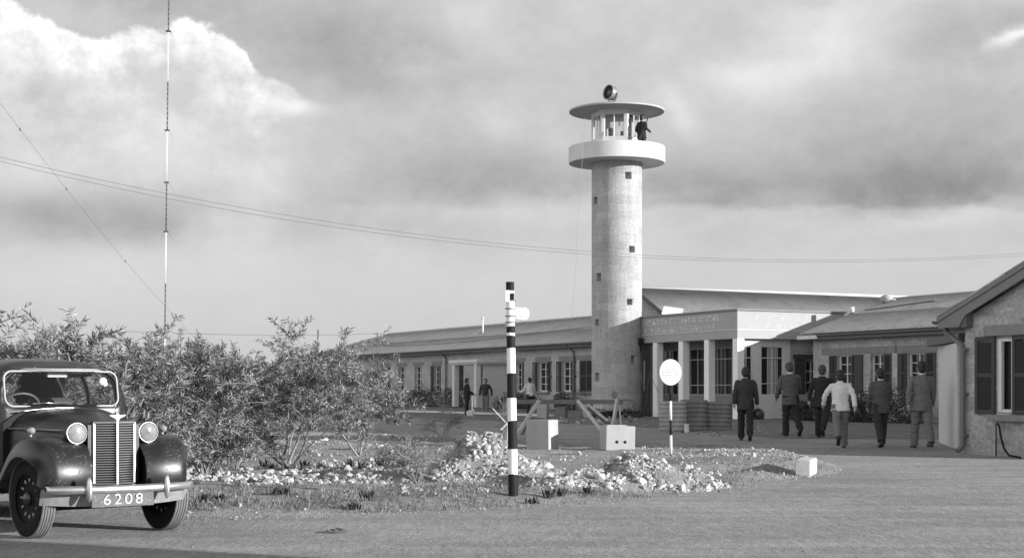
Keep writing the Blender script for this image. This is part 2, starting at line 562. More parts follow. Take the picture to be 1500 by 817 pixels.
        for i in range(len(ul) - 1):
            for j in range(len(vl) - 1):
                if inside(i, j):
                    continue
                f = s.bm.faces.new((V(i, j), V(i + 1, j), V(i + 1, j + 1), V(i, j + 1)))
                f.smooth = smooth
                for l, (a, b) in zip(f.loops, ((i, j), (i + 1, j), (i + 1, j + 1), (i, j + 1))):
                    l[s.uv].uv = uvf(ul[a], vl[b])
        for (u0, u1, v0, v1) in holes:
            for (a, b) in (((u0, v0), (u1, v0)), ((u1, v0), (u1, v1)), ((u1, v1), (u0, v1)), ((u0, v1), (u0, v0))):
                s.face([P(a[0], a[1], 0), P(b[0], b[1], 0), P(b[0], b[1], depth), P(a[0], a[1], depth)],
                       [uvf(*a), uvf(*b), uvf(b[0] + .1, b[1] + .1), uvf(a[0] + .1, a[1] + .1)])
            if back:
                s.face([P(u0, v0, depth), P(u1, v0, depth), P(u1, v1, depth), P(u0, v1, depth)])
        return s

    def build(s, name, m, parent=None, smooth=None, sharp=None, normals=True):
        if normals:
            bmesh.ops.recalc_face_normals(s.bm, faces=s.bm.faces)
        me = bpy.data.meshes.new(name)
        s.bm.to_mesh(me)
        s.bm.free()
        if m: me.materials.append(m)
        if smooth is not None:
            me.polygons.foreach_set('use_smooth', [smooth] * len(me.polygons))
        if sharp:
            me.set_sharp_from_angle(angle=R(sharp))
        o = bpy.data.objects.new(name, me)
        return link(o, parent)


def np_mesh(name, verts, faces, m, parent=None, smooth=False):
    """verts (n,3), faces (k,3 or 4)"""
    verts = np.asarray(verts, dtype=np.float32)
    faces = np.asarray(faces, dtype=np.int32)
    me = bpy.data.meshes.new(name)
    nv, nf, k = len(verts), len(faces), faces.shape[1]
    me.vertices.add(nv)
    me.vertices.foreach_set('co', verts.ravel())
    me.loops.add(nf * k)
    me.loops.foreach_set('vertex_index', faces.ravel())
    me.polygons.add(nf)
    me.polygons.foreach_set('loop_start', np.arange(nf, dtype=np.int32) * k)
    me.update(calc_edges=True)
    me.validate()
    me.polygons.foreach_set('use_smooth', [smooth] * nf)
    me.materials.append(m)
    o = bpy.data.objects.new(name, me)
    return link(o, parent)


def copy_tree(o, parent=None):
    c = o.copy()
    COL.objects.link(c)
    if parent:
        c.parent = parent
    for ch in o.children:
        copy_tree(ch, c)
    return c


def sst(a, b, x):
    t = min(1.0, max(0.0, (x - a) / (b - a)))
    return t * t * (3 - 2 * t)


def gz(x, y):
    """height of the ground: flat by the road, a little higher in the forecourt"""
    return 0.10 * sst(26.0, 35.0, y)


def gp(px, py):
    """a photo pixel on the ground, as a point"""
    z = 0.0
    for _ in range(30):
        Y = (CZ - z) * F / (py - HY)
        X = (px - 750) / F * Y
        z = gz(X, Y)
    return Vector((X, Y, z))


def at(px, py, Y):
    return Vector(((px - 750) / F * Y, Y, CZ + (HY - py) / F * Y))


# the building complex is square to one pair of axes
EX = Vector((0.456, -0.890, 0)).normalized()     # along the fronts, towards the road
EY = Vector((-EX.y, EX.x, 0))                    # away from the forecourt
ROT = math.atan2(EX.y, EX.x)


def lx(px, O):
    """photo column -> distance along a front that starts at O"""
    k = (px - 750) / F
    return (k * O.y - O.x) / (EX.x - EX.y * k)


def ly(px, O):
    k = (px - 750) / F
    return (k * O.y - O.x) / (EY.x - EY.y * k)
# ------------------------------------------------------------------ ground, road, verge
M_EARTH = mat('dry_earth', 0.26, 0.97, 0.25, 0.8, kind='ground', bump=0.8, bdist=0.04, bigvar=0.7)
M_ROAD = mat('road_surface', 0.305, 0.9, 0.10, 0.5, kind='ground', bump=0.8, bdist=0.018, bigvar=0.7, mott=0.9)
M_VERGE = mat('stony_earth', 0.40, 0.97, 0.35, 1.4, kind='ground', bump=1.0, bdist=0.05, bigvar=0.9)
M_FORE = mat('forecourt_earth', 0.20, 0.97, 0.3, 1.0, kind='ground', bump=0.8, bdist=0.04)
M_LIME = mat('limestone', 0.42, 0.95, 0.18, 7.0, kind='rocks', bump=0.6, bscale=25, bdist=0.03)
M_LIME_D = mat('dusty_limestone', 0.34, 0.95, 0.25, 6.0, kind='rocks', bump=0.6, bscale=25, bdist=0.03)

ys = [-400, -60, 0, 10, 20, 26, 27.5, 29, 30.5, 32, 33.5, 35, 45, 60, 100, 300, 1000, 5000]
xs = [-5000, -1000, -200, -60, -20, 0, 20, 60, 200, 1000, 5000]
g = MB()
g.grid([[(x, y, gz(x, y) - 0.012) for x in xs] for y in ys], smooth=True)
tag(g.build('ground', M_EARTH), kind='structure')
ys2 = [-30, -10, 0, 5, 10, 15, 20, 24, 26, 27.5, 29, 30.5, 32, 33.5, 35, 40, 50, 62]
g = MB()
g.grid([[(x, y, gz(x, y)) for x in range(-70, 71, 10)] for y in ys2], smooth=True)
tag(g.build('road', M_ROAD), kind='structure')


def poly_sd(poly, P):
    """signed distance (inside positive) of points P (n,2) to polygon"""
    P = np.asarray(P, float)
    poly = np.asarray(poly, float)
    dmin = np.full(len(P), 1e9)
    ins = np.zeros(len(P), bool)
    n = len(poly)
    for i in range(n):
        a, b = poly[i], poly[(i + 1) % n]
        ab = b - a
        t = np.clip(((P - a) @ ab) / (ab @ ab), 0, 1)
        q = a + t[:, None] * ab
        dmin = np.minimum(dmin, np.hypot(*(P - q).T))
        c = ((a[1] > P[:, 1]) != (b[1] > P[:, 1]))
        with np.errstate(divide='ignore', invalid='ignore'):
            xi = (b[0] - a[0]) * (P[:, 1] - a[1]) / (b[1] - a[1]) + a[0]
        ins ^= c & (P[:, 0] < xi)
    return np.where(ins, dmin, -dmin)


def fbm(x, y, sc, oct=4, seed=0.0):
    v, a, t = 0.0, 1.0, 0.0
    for o in range(oct):
        v += a * mnoise.noise(Vector((x * sc, y * sc, seed + o * 7.3)))
        t += a
        a *= 0.55
        sc *= 2.1
    return v / t


VERGE = [(-34, 14.0), (-7, 14.3), (-3.2, 14.8), (-2, 15.05), (-0.9, 15.6), (0.2, 16.4), (1.3, 17.3), (2.2, 18.6), (3.2, 20.1),
         (4.1, 21.4), (4.9, 22.6), (5.25, 23.6), (5.5, 25.4), (5.62, 27.5), (5.55, 29.3), (5.1, 31.2), (4.0, 32.9), (2.3, 34.0),
         (-0.2, 35.0), (-2.8, 39), (-5.0, 50), (-9, 60), (-34, 61)]


def vh(x, y):
    """height of the stony verge above the datum"""
    sd, ins, n = 1e9, False, len(VERGE)
    for i in range(n):
        ax, ay = VERGE[i]
        bx, by = VERGE[(i + 1) % n]
        ex, ey = bx - ax, by - ay
        t = min(1.0, max(0.0, ((x - ax) * ex + (y - ay) * ey) / (ex * ex + ey * ey)))
        q = (x - ax - t * ex) ** 2 + (y - ay - t * ey) ** 2
        if q < sd: sd = q
        if (ay > y) != (by > y) and x < ex * (y - ay) / ey + ax:
            ins = not ins
    sd = math.sqrt(sd) * (1 if ins else -1)
    return gz(x, y) + vh_sd(x, y, sd)


def vh_sd(x, y, sd):
    if sd < -0.4:
        return -0.05
    e = sst(-0.25, 0.7, sd)
    b = 0.055 + 0.075 * fbm(x, y, 0.55, 3, 2.0) + 0.05 * fbm(x, y, 2.3, 3, 9.0)
    # shallow bank towards the tip
    b += 0.07 * math.exp(-((x - 4.1) ** 2) / 2.0 - ((y - 24.5) ** 2) / 14.0)
    b += 0.13 * math.exp(-((x - 3.7) ** 2) / 1.3 - ((y - 23.0) ** 2) / 3.0)
    # dug-out hollow beside the kerb stone
    tt = min(1.0, max(0.0, ((x - 2.75) * 1.3 + (y - 21.85) * 0.3) / 1.78))
    dq = math.hypot(x - 2.75 - 1.3 * tt, (y - 21.85 - 0.3 * tt) * 0.8)
    b -= 0.30 * math.exp(-(dq / 0.34) ** 2)
    return -0.03 + e * max(b + 0.03, 0.035)


def sheet(name, poly, hfun, m, x0, x1, y0, y1, step, far=None):
    nx, ny = int((x1 - x0) / step) + 1, int((y1 - y0) / step) + 1
    X = np.linspace(x0, x1, nx)
    Y = np.linspace(y0, y1, ny)
    P = np.array([(x, y) for y in Y for x in X])
    sd = poly_sd(poly, P)
    V = [(p[0], p[1], gz(p[0], p[1]) + (hfun(p[0], p[1], s_) if s_ > -step * 3 else -0.05)) for p, s_ in zip(P, sd)]
    idx = np.arange(nx * ny).reshape(ny, nx)
    q = np.stack([idx[:-1, :-1], idx[:-1, 1:], idx[1:, 1:], idx[1:, :-1]], -1).reshape(-1, 4)
    keep = (sd[q] > -step * 2).any(1)
    q = q[keep]
    used = np.unique(q)
    rm = np.full(nx * ny, -1)
    rm[used] = np.arange(len(used))
    return tag(np_mesh(name, np.array(V)[used], rm[q], m, smooth=True), kind='structure')


sheet('verge', VERGE, vh_sd, M_VERGE, -8.0, 6.2, 13.6, 36.0, 0.11)
sheet('verge_field', [(-34, 14.0), (-7.95, 14.3), (-7.95, 35.8), (-2.0, 35.8), (-2.8, 39), (-5.0, 50), (-9, 60), (-34, 61)],
      vh_sd, M_VERGE, -35, -1.0, 13.6, 61.5, 0.5)

# bare earth of the forecourt in front of the buildings
FORE = [(30, 34.6), (10, 34.9), (6.2, 35.6), (4.9, 41), (4.1, 46), (1.6, 52), (-1.5, 57.5), (-6, 66), (-12, 78), (0, 92), (30, 92)]


def fh(x, y, sd):
    return -0.03 + sst(-0.2, 0.5, sd) * (0.065 + 0.05 * fbm(x, y, 0.5, 4, 4.0))


sheet('forecourt', FORE, fh, M_FORE, -14, 26, 34, 90, 0.35)

rng = np.random.default_rng(7)


def lump(seed, sub=2, rough=0.5, squash=0.62):
    """a rough stone of unit radius"""
    bm = bmesh.new()
    bmesh.ops.create_icosphere(bm, subdivisions=sub, radius=1.0)
    rr = random.Random(seed)
    off = Vector((rr.uniform(0, 90), rr.uniform(0, 90), rr.uniform(0, 90)))
    planes = [(Vector((rr.gauss(0, 1), rr.gauss(0, 1), rr.gauss(0, 1))).normalized(), rr.uniform(0.55, 0.9)) for _ in range(8)]
    for v in bm.verts:
        p = v.co.copy()
        for n, dd in planes:
            ex = p.dot(n) - dd
            if ex > 0:
                p -= n * ex
        p *= 1 + rough * mnoise.noise(v.co * 1.6 + off)
        v.co = (p.x, p.y * 0.9, p.z * squash)
    V = np.array([v.co[:] for v in bm.verts])
    Fc = np.array([[v.index for v in f.verts] for f in bm.faces])
    bm.free()
    return V, Fc


LUMPS = [lump(i, 1) for i in range(7)]
LUMPS2 = [lump(20 + i, 2) for i in range(5)]


def stones_mesh(name, pts, sizes, m, lumps=LUMPS, sink=0.25):
    Vs, Fs, off = [], [], 0
    for i, (p, s_) in enumerate(zip(pts, sizes)):
        V, Fc = lumps[i % len(lumps)]
        a, b, c = rng.uniform(0, 6.28, 3)
        Rm = np.array(Euler((a * 0.15, b * 0.15, c)).to_matrix())
        sc = s_ * rng.uniform(0.7, 1.3, 3)
        V2 = (V * sc) @ Rm.T
        V2 = V2 + np.array([p[0], p[1], p[2] + s_ * (0.5 - sink)])
        Vs.append(V2)
        Fs.append(Fc + off)
        off += len(V)
    return np_mesh(name, np.concatenate(Vs), np.concatenate(Fs), m)


def px_region(poly, n, seed):
    """n random spots on the ground inside an area of the ground"""
    r = np.random.default_rng(seed)
    poly = np.array(poly, float)
    lo, hi = poly.min(0), poly.max(0)
    out = []
    while len(out) < n:
        c = r.uniform(lo, hi, (n, 2))
        c = c[poly_sd(poly, c) > 0]
        out += [gp(x, y) for x, y in c]
    return out[:n]


# heaps: mounds of broken limestone and earth
HEAPS = [
    (dict(name='rubble_heap', label='tall heap of white limestone rubble left of the striped pole'),
     [(-0.42, 20.6, 0.58, 0.60, 0.60), (-0.12, 20.3, 0.42, 0.5, 0.30), (-0.75, 20.2, 0.45, 0.5, 0.26), (0.15, 20.9, 0.5, 0.5, 0.22)], 2600),
    (dict(name='rubble_heap', label='long low heap of white limestone rubble below the concrete block with two holes'),
     [(1.45, 19.0, 0.55, 0.55, 0.33), (1.05, 18.7, 0.6, 0.5, 0.24), (1.9, 18.9, 0.5, 0.5, 0.30), (2.35, 19.4, 0.45, 0.45, 0.20),
      (0.55, 18.3, 0.5, 0.5, 0.16), (2.0, 19.9, 0.5, 0.5, 0.16)], 3600),
]


def heap_h(lobes, x, y):
    h = 0.0
    for cx, cy, rx, ry, hh in lobes:
        r2 = ((x - cx) / rx) ** 2 + ((y - cy) / ry) ** 2
        h = max(h, hh * math.exp(-r2 * 1.1)) + 0.15 * min(h, hh * math.exp(-r2 * 1.1))
    return h


ALL_LOBES = []
for info, lobes, nst in HEAPS:
    ALL_LOBES += lobes
    cx = sum(l[0] for l in lobes) / len(lobes)
    cy = sum(l[1] for l in lobes) / len(lobes)
    x0, x1 = min(l[0] - 2 * l[2] for l in lobes), max(l[0] + 2 * l[2] for l in lobes)
    y0, y1 = min(l[1] - 2 * l[3] for l in lobes), max(l[1] + 2 * l[3] for l in lobes)
    rows = []
    for y in np.arange(y0, y1, 0.06):
        rows.append([(x, y, vh(x, y) + heap_h(lobes, x, y) * (1 + 0.5 * fbm(x, y, 3.0, 3, 3.0)) - 0.035) for x in np.arange(x0, x1, 0.06)])
    mb = MB()
    mb.grid(rows)
    core = mb.build(info['name'], M_VERGE)
    tag(core, info['label'], 'rubble', kind='stuff')
    pts, szs = [], []
    r = np.random.default_rng(nst)
    while len(pts) < nst:
        x, y = r.uniform(x0, x1), r.uniform(y0, y1)
        h = heap_h(lobes, x, y)
        if h < 0.04 + 0.05 * r.random() or fbm(x, y, 2.6, 3, 21.0) < -0.12 + 0.2 * (r.random() - 0.5):
            continue
        pts.append((x, y, vh(x, y) + h * (1 + 0.5 * fbm(x, y, 3.0, 3, 3.0)) - 0.035))
        szs.append(float(np.clip(r.lognormal(-4.1, 0.6), 0.008, 0.08)))
    o = stones_mesh('broken_stone', pts, szs, M_LIME, sink=0.38)
    o.parent = core
    o['kind'] = 'stuff'

# scattered broken stone over the verge: one mass nobody could count
REG = [  # area (photo pixels on the ground), count, log-size mean
    ([(262, 688), (600, 682), (640, 700), (600, 716), (420, 716), (262, 722)], 1500, -2.8),
    ([(440, 640), (760, 640), (760, 690), (600, 690), (440, 684)], 1100, -3.2),
    ([(640, 690), (780, 690), (780, 716), (640, 712)], 130, -3.1),
    ([(760, 672), (1060, 664), (1060, 706), (900, 722), (760, 718)], 420, -3.3),
    ([(940, 655), (1160, 660), (1190, 676), (1150, 690), (1000, 686), (940, 672)], 2600, -3.7),
    ([(265, 728), (700, 722), (760, 728), (640, 744), (265, 756)], 200, -3.8),
    ([(1040, 690), (1235, 684), (1225, 700), (1060, 712)], 300, -4.0),
    ([(262, 690), (640, 690), (760, 690), (1060, 690), (1060, 708), (760, 724), (262, 730)], 2600, -4.0),
    ([(1010, 686), (1170, 684), (1170, 704), (1030, 706)], 320, -3.6),
    ([(560, 652), (860, 662), (860, 680), (600, 670)], 200, -3.5),
    ([(265, 676), (470, 660), (600, 690), (420, 690)], 120, -3.4),
]
pts, szs = [], []
for i, (pl, n, ls) in enumerate(REG):
    for p in px_region(pl, n, 50 + i):
        dens = 0.5 + 1.1 * fbm(p.x, p.y, 0.9, 2, 5.0)
        if rng.random() > dens * 1.5 - 0.25:
            continue
        pts.append((p.x, p.y, vh(p.x, p.y)))
        szs.append(float(np.clip(rng.lognormal(ls - 0.62, 0.55), 0.007, 0.075)))
tag(stones_mesh('rubble', pts, szs, M_LIME, sink=0.32), 'small white limestone rubble strewn over the earth verge', 'rubble', kind='stuff')
# gravel and crumbs at the road edge and in front of the buildings
pts, szs = [], []
for i, (pl, n, ls) in enumerate([
        ([(270, 752), (640, 742), (900, 728), (1100, 706), (1240, 690), (1240, 700), (1100, 716), (900, 738), (640, 752), (270, 764)], 1300, -5.0),
        ([(0, 745), (1500, 690), (1500, 817), (0, 817)], 300, -5.5),
        ([(930, 614), (1070, 620), (1180, 630), (1180, 641), (1060, 640), (930, 630)], 160, -3.5),
        ([(770, 608), (935, 612), (935, 624), (770, 620)], 150, -2.9),
        ([(560, 598), (760, 604), (760, 610), (560, 604)], 60, -3.0)]):
    for p in px_region(pl, n, 90 + i):
        z = gz(p.x, p.y) + (0.02 if p.y > 34.9 else 0.0)
        pts.append((p.x, p.y, z))
        szs.append(float(np.clip(rng.lognormal(ls, 0.4), 0.004, 0.14)))
tag(stones_mesh('gravel', pts, szs, M_LIME_D, sink=0.2), 'loose gravel and crumbs of stone along the road edge', 'gravel', kind='stuff')

# the larger stones one can pick out
first = None
big = []
for i, (pl, n, lo, hi) in enumerate([
        ([(265, 692), (480, 690), (480, 712), (265, 718)], 30, 0.04, 0.08),
        ([(480, 680), (640, 680), (640, 712), (480, 712)], 10, 0.04, 0.08),
        ([(755, 690), (830, 690), (830, 722), (755, 722)], 8, 0.04, 0.09),
        ([(830, 700), (1040, 690), (1040, 716), (860, 724)], 9, 0.04, 0.07),
        ([(560, 724), (740, 724), (740, 738), (560, 742)], 8, 0.04, 0.08)]):
    r = random.Random(i + 3)
    for p in px_region(pl, n, 140 + i):
        big.append((p, r.uniform(lo, hi)))
proto = {}
M_list = []
for k, (p, s_) in enumerate(big):
    kk = k % 5
    if kk not in proto:
        V, Fc = LUMPS2[kk]
        o = np_mesh('limestone_rock', V, Fc, M_LIME)
        proto[kk] = o
    else:
        o = proto[kk].copy()
        COL.objects.link(o)
    o.location = (p.x, p.y, vh(p.x, p.y) + heap_h(ALL_LOBES, p.x, p.y) + s_ * 0.25)
    o.rotation_euler = (random.Random(k).uniform(-.3, .3), random.Random(k + 99).uniform(-.3, .3), random.Random(k + 7).uniform(0, 6))
    o.scale = (s_, s_ * 0.85, s_)
    tag(o, 'pale limestone rock lying among smaller stones on the verge', 'rock', 'pale limestone rocks on the verge')

# ------------------------------------------------------------------ building helpers


def win(parent, xc, w, z0, z1, y=0.0, shut=(1, 1), open_=(0.06, 0.06), cols=2, rows=4, lintel=True, closed=False, sw=None, casement=0.0,
        lw=None):
    """window in a front (local x along, -y outwards). parts: window > pane; shutters, lintel, sill"""
    yr = y + 0.16
    if not closed:
        f = MB()
        t = 0.055
        for sx in (-1, 1):
            f.box((xc + sx * (w / 2 - t / 2), yr, (z0 + z1) / 2), (t, 0.06, z1 - z0 - 0.004))
        for zz in (z0 + t / 2, z1 - t / 2):
            f.box((xc, yr, zz), (w - 2 * t, 0.055, t))
        for c in range(1, cols):
            f.box((xc - w / 2 + c * w / cols, yr, (z0 + z1) / 2), (0.045 if c * 2 == cols else 0.028, 0.045, z1 - z0 - 2 * t))
        for r_ in range(1, rows):
            f.box((xc, yr + 0.003, z0 + r_ * (z1 - z0) / rows), (w - 2 * t, 0.035, 0.026))
        fo = f.build('window', M_WHITE_O, parent)
        p = MB()
        p.box((xc, yr + 0.03, (z0 + z1) / 2), (w - 0.02, 0.012, z1 - z0 - 0.02))
        p.build('pane', M_PANE, fo)
    sw = sw or w / 2
    for side, on in ((-1, shut[0]), (1, shut[1])):
        if not on:
            continue
        s_ = MB()
        if closed:
            cx0 = xc + side * w / 4
            Mx = Matrix.Translation((cx0, y + 0.05, 0))
        else:
            hinge = xc + side * (w / 2 + 0.02)
            ang = open_[0 if side < 0 else 1]
            # rotates out from flat against the wall
            Mx = Matrix.Translation((hinge, y - 0.035, 0)) @ Matrix.Rotation(-side * -ang, 4, 'Z') @ Matrix.Translation((side * sw / 2, 0, 0))
        t = 0.07
        h = z1 - z0
        zc = (z0 + z1) / 2
        for sx in (-1, 1):
            s_.box((sx * (sw / 2 - t / 2), 0, zc), (t, 0.045, h))
        for zz in (z0 + t / 2, zc, z1 - t / 2):
            s_.box((0, 0.001, zz), (sw - 2 * t, 0.040, t))
        nsl = 26
        for k in range(nsl):
            zz = z0 + t + (k + 0.5) * (h - 2 * t) / nsl
            s_.box((0, 0.003, zz), (sw - 2 * t, 0.012, (h - 2 * t) / nsl * 1.15), (R(38), 0, 0))
        bmesh.ops.transform(s_.bm, matrix=Mx, verts=s_.bm.verts)
        s_.build('shutter', M_WOODD, parent)
    if lintel:
        l = MB()
        ww = lw or w + 0.5
        l.box((xc, y + 0.045, z1 + 0.13), (ww, 0.15, 0.2), bevel=0.01)
        l.build('lintel', M_LINTEL, parent)
        l = MB()
        l.box((xc, y + 0.01, z0 - 0.06), (w + 0.24, 0.24, 0.09), bevel=0.01)
        l.build('sill', M_LINTEL, parent)


def wall_front(mb, x0, x1, z0, z1, holes, y=0.0, depth=0.24, uo=0.0):
    mb.holed(lambda u, v, dd: (u, y + dd, v), [x0, x1], [z0, z1], holes, depth, back=False, uvf=lambda u, v: (u + uo, v))


def corr_roof(name, m, parent, p00, p10, p01, p11, pitch=0.15, amp=0.017, laps=(0.5,), cut=None):
    """corrugated sheet roof plane; p00-p10 along the eave, p01-p11 along the ridge; cut(s)->(a,b) limits along-eave param per row"""
    p00, p10, p01, p11 = map(Vector, (p00, p10, p01, p11))
    L_ = (p10 - p00).length
    nw = max(4, int(L_ / pitch)) * 4
    nrm = (p10 - p00).cross(p01 - p00).normalized()
    if nrm.z < 0:
        nrm.negate()
    mb = MB()
    edges = [0.0] + list(laps) + [1.0]
    for a, b in zip(edges, edges[1:]):
        rows = []
        for v in (a, a + 0.004, (a + b) / 2, min(b + 0.02, 1.0)):
            off = 0.004 * (1 - (v - a) / (b - a))
            l, r = p00.lerp(p01, v), p10.lerp(p11, v)
            rows.append([l.lerp(r, k / nw) + nrm * (amp * math.cos(2 * math.pi * (k / 4)) + off + 0) for k in range(nw + 1)])
        mb.grid(rows[1:], smooth=True)
    o = mb.build(name, m, parent)
    mod = o.modifiers.new('thickness', 'SOLIDIFY')
    mod.thickness = 0.012
    return o


def downpipe(parent, x, z_top, z_bot, y=-0.09, ov=0.42, r=0.045):
    mb = MB()
    mb.tube([(x, -ov - 0.03, z_top), (x, -ov - 0.03, z_top - 0.08), (x, y, z_top - 0.34), (x, y, z_top - 0.45), (x, y, z_bot + 0.12), (x, y - 0.1, z_bot + 0.04)], r, 8)
    for zz in (z_top - 0.6, (z_top + z_bot) / 2, z_bot + 0.5):
        mb.box((x, y + 0.03, zz), (0.13, 0.09, 0.04))
    return mb.build('downpipe', M_PIPE, parent)


def gutter(parent, x0, x1, y, z, r=0.06):
    mb = MB()
    n = 8
    prof = [(y - r * math.cos(math.pi * k / n), z - r * math.sin(math.pi * k / n)) for k in range(n + 1)]
    for a, b in zip(prof, prof[1:]):
        mb.face([(x0, a[0], a[1]), (x1, a[0], a[1]), (x1, b[0], b[1]), (x0, b[0], b[1])])
    o = mb.build('gutter', M_PIPE, parent)
    mod = o.modifiers.new('thickness', 'SOLIDIFY')
    mod.thickness = 0.008
    return o


# ------------------------------------------------------------------ left wing
W0 = Vector((3.6, 66.7, 0.1))
LW = empty('barrack_block', W0, ROT, 'long low stone wing with shuttered windows stretching left behind the watchtower', 'building')
XL, XR, WD = -37.5, 1.0, 8.0
ZB, ZE = -0.1, 3.4      # local heights: base, wall top (datum at 0.1)
wins = []   # (centre px, frame width, left shutter, right shutter, closed)
spec = [(564, 1.0, 1, 1, 0), (588.5, 0.95, 0, 0, 0), (612.5, 0.95, 0, 0, 0), (640, 0.8, 1, 1, 0), (672.5, 1.1, 1, 1, 1),
        (706, 0.9, 1, 1, 0), (760.5, 0.8, 0, 1, 0), (795.5, 1.05, 1, 1, 0), (830.5, 1.0, 1, 1, 0), (858, 1.15, 1, 1, 1)]
holes = []
H0, H1 = 1.08, 2.48
for px, w, a, b, c in spec:
    x = lx(px, W0)
    wins.append((x, w, a, b, c))
    holes.append((x - w / 2, x + w / 2, H0, H1))
mb = MB()
wall_front(mb, XL, XR, ZB, ZE, holes)
# end walls and rear wall
for x in (XL, XR):
    mb.face([(x, 0, ZB), (x, WD, ZB), (x, WD, ZE), (x, 0, ZE)], [(0, ZB), (WD, ZB), (WD, ZE), (0, ZE)])
mb.face([(XL, WD, ZB), (XR, WD, ZB), (XR, WD, ZE), (XL, WD, ZE)], [(XL, ZB), (XR, ZB), (XR, ZE), (XL, ZE)])
mb.build('wall', M_STONE, LW)
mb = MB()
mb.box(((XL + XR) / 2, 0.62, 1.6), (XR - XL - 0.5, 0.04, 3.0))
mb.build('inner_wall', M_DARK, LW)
for (x, w, a, b, c) in wins:
    win(LW, x, w, H0, H1, shut=(a, b), closed=bool(c), open_=(0.1, 0.5 if w < 1 else 0.15))
ov = 0.42
RZ = 4.78
rise = (RZ - ZE) / (WD / 2)
ze = ZE + 0.02 - ov * rise
hx = WD / 2 + ov
rf = corr_roof('roof', M_ROOF, LW, (XL - ov, -ov, ze), (XR + 0.2, -ov, ze), (XL - ov + hx, WD / 2, RZ), (XR - 3.6, WD / 2, RZ), laps=(0.5,))
corr_roof('roof_back', M_ROOF, LW, (XL - ov, WD + ov, ze), (XR + 0.2, WD + ov, ze), (XL - ov + hx, WD / 2, RZ), (XR - 3.6, WD / 2, RZ), laps=(0.5,), pitch=0.3)
corr_roof('roof_hip', M_ROOF, LW, (XL - ov, WD + ov, ze), (XL - ov, -ov, ze), (XL - ov + hx, WD / 2, RZ), (XL - ov + hx, WD / 2 - 0.01, RZ), laps=(0.5,), pitch=0.3)
corr_roof('roof_hip', M_ROOF, LW, (XR + 0.2, -ov, ze), (XR + 0.2, WD + ov, ze), (XR - 3.6, WD / 2 - 0.01, RZ), (XR - 3.6, WD / 2, RZ), laps=(0.5,), pitch=0.3)
mb = MB()
mb.tube([(XL - ov + hx, WD / 2, RZ + 0.02), (XR - 3.6, WD / 2, RZ + 0.02)], 0.07, 8)
mb.tube([(XL - ov + hx, WD / 2, RZ + 0.02), (XL - ov, -ov, ze + 0.03)], 0.05, 8)
mb.build('ridge_cap', M_ROOF, LW)
mb = MB()
mb.box(((XL + XR) / 2, -ov + 0.02, ze - 0.1), (XR - XL + ov, 0.04, 0.2))
mb.box(((XL + XR) / 2, -ov / 2 + 0.02, ze - 0.14), (XR - XL + ov, ov - 0.045, 0.03))
mb.build('fascia', M_FASCIA, LW)
gutter(LW, XL - ov, XR, -ov - 0.07, ze - 0.02)
downpipe(LW, lx(655, W0), ze - 0.05, 0.3)
downpipe(LW, lx(842.6, W0), ze - 0.05, 0.2)
# vent pipe on the roof
xv = lx(667, W0) - 1.2
mb = MB()
mb.tube([(xv, 2.2, 3.9), (xv, 2.2, 5.05)], 0.05, 10)
mb.tube([(xv, 2.2, 5.02), (xv, 2.2, 5.10)], 0.08, 10)
mb.bar((xv - 1.6, 1.6, 3.75), (xv, 2.2, 4.5), 0.03, 0.03)
mb.build('vent_pipe', M_WHITE_O, LW)
# small flat-roofed entrance porch of the wing
kx = lx(745, W0)
Dp, Lp = 1.79, 2.75
mb = MB()
mb.box((kx - Lp / 2 + 0.05, -Dp / 2 + 0.02, 2.57), (Lp + 0.5, Dp + 0.24, 0.16), bevel=0.01)
mb.box((kx - Lp / 2 + 0.05, -Dp / 2 + 0.02, 2.45), (Lp + 0.3, Dp + 0.04, 0.09))
mb.build('porch_roof', M_PLASTER, LW)
for xx in (kx - 0.12, kx - Lp + 0.1):
    mb = MB()
    mb.box((xx, -Dp + 0.14, 1.36), (0.26, 0.26, 2.1), bevel=0.012)
    mb.build('porch_column', M_PLASTER, LW)
mb = MB()
mb.box((kx - 0.06, -0.7, 1.36), (0.12, 1.36, 2.1))
mb.build('porch_screen', M_PLASTER, LW)
mb = MB()
mb.box((lx(722, W0), -0.03, 1.3), (0.85, 0.05, 2.0), bevel=0.005)
mb.build('door', M_WOODD, LW)

# raised terrace with a pale kerb in front of the wing
TG = empty('terrace', W0, ROT)
TG['kind'] = 'structure'
mb = MB()
rows = []
for x in np.arange(XL - 4, 4.6, 0.8):
    j = 0.03 * fbm(x, 0.0, 0.7, 3, 1.0)
    rows.append([(x, 0.3, 0.26), (x, -1.6, 0.26), (x, -2.1, 0.24 + j), (x, -2.75, 0.12 + j), (x, -3.1, 0.03 + j), (x, -3.6, -0.1)])
mb.grid(rows, smooth=True)
o = mb.build('terrace_bank', M_FORE, TG)
o['kind'] = 'structure'
mb = MB()
for k in range(18):
    x0 = -34 + k * 2.02
    mb.box((x0 + 1, -3.35, 0.05), (2.0, 0.22, 0.16), bevel=0.012)
o = mb.build('kerb', M_WHITE_O, TG)
o['kind'] = 'structure'

# ------------------------------------------------------------------ main hall behind
H0p = Vector((6.94, 64.4, 0.1)) + EY * 0.85
HB = empty('main_hall', H0p, ROT, 'large hall with pale sheet roof and white ridge rising behind the entrance porch', 'building')
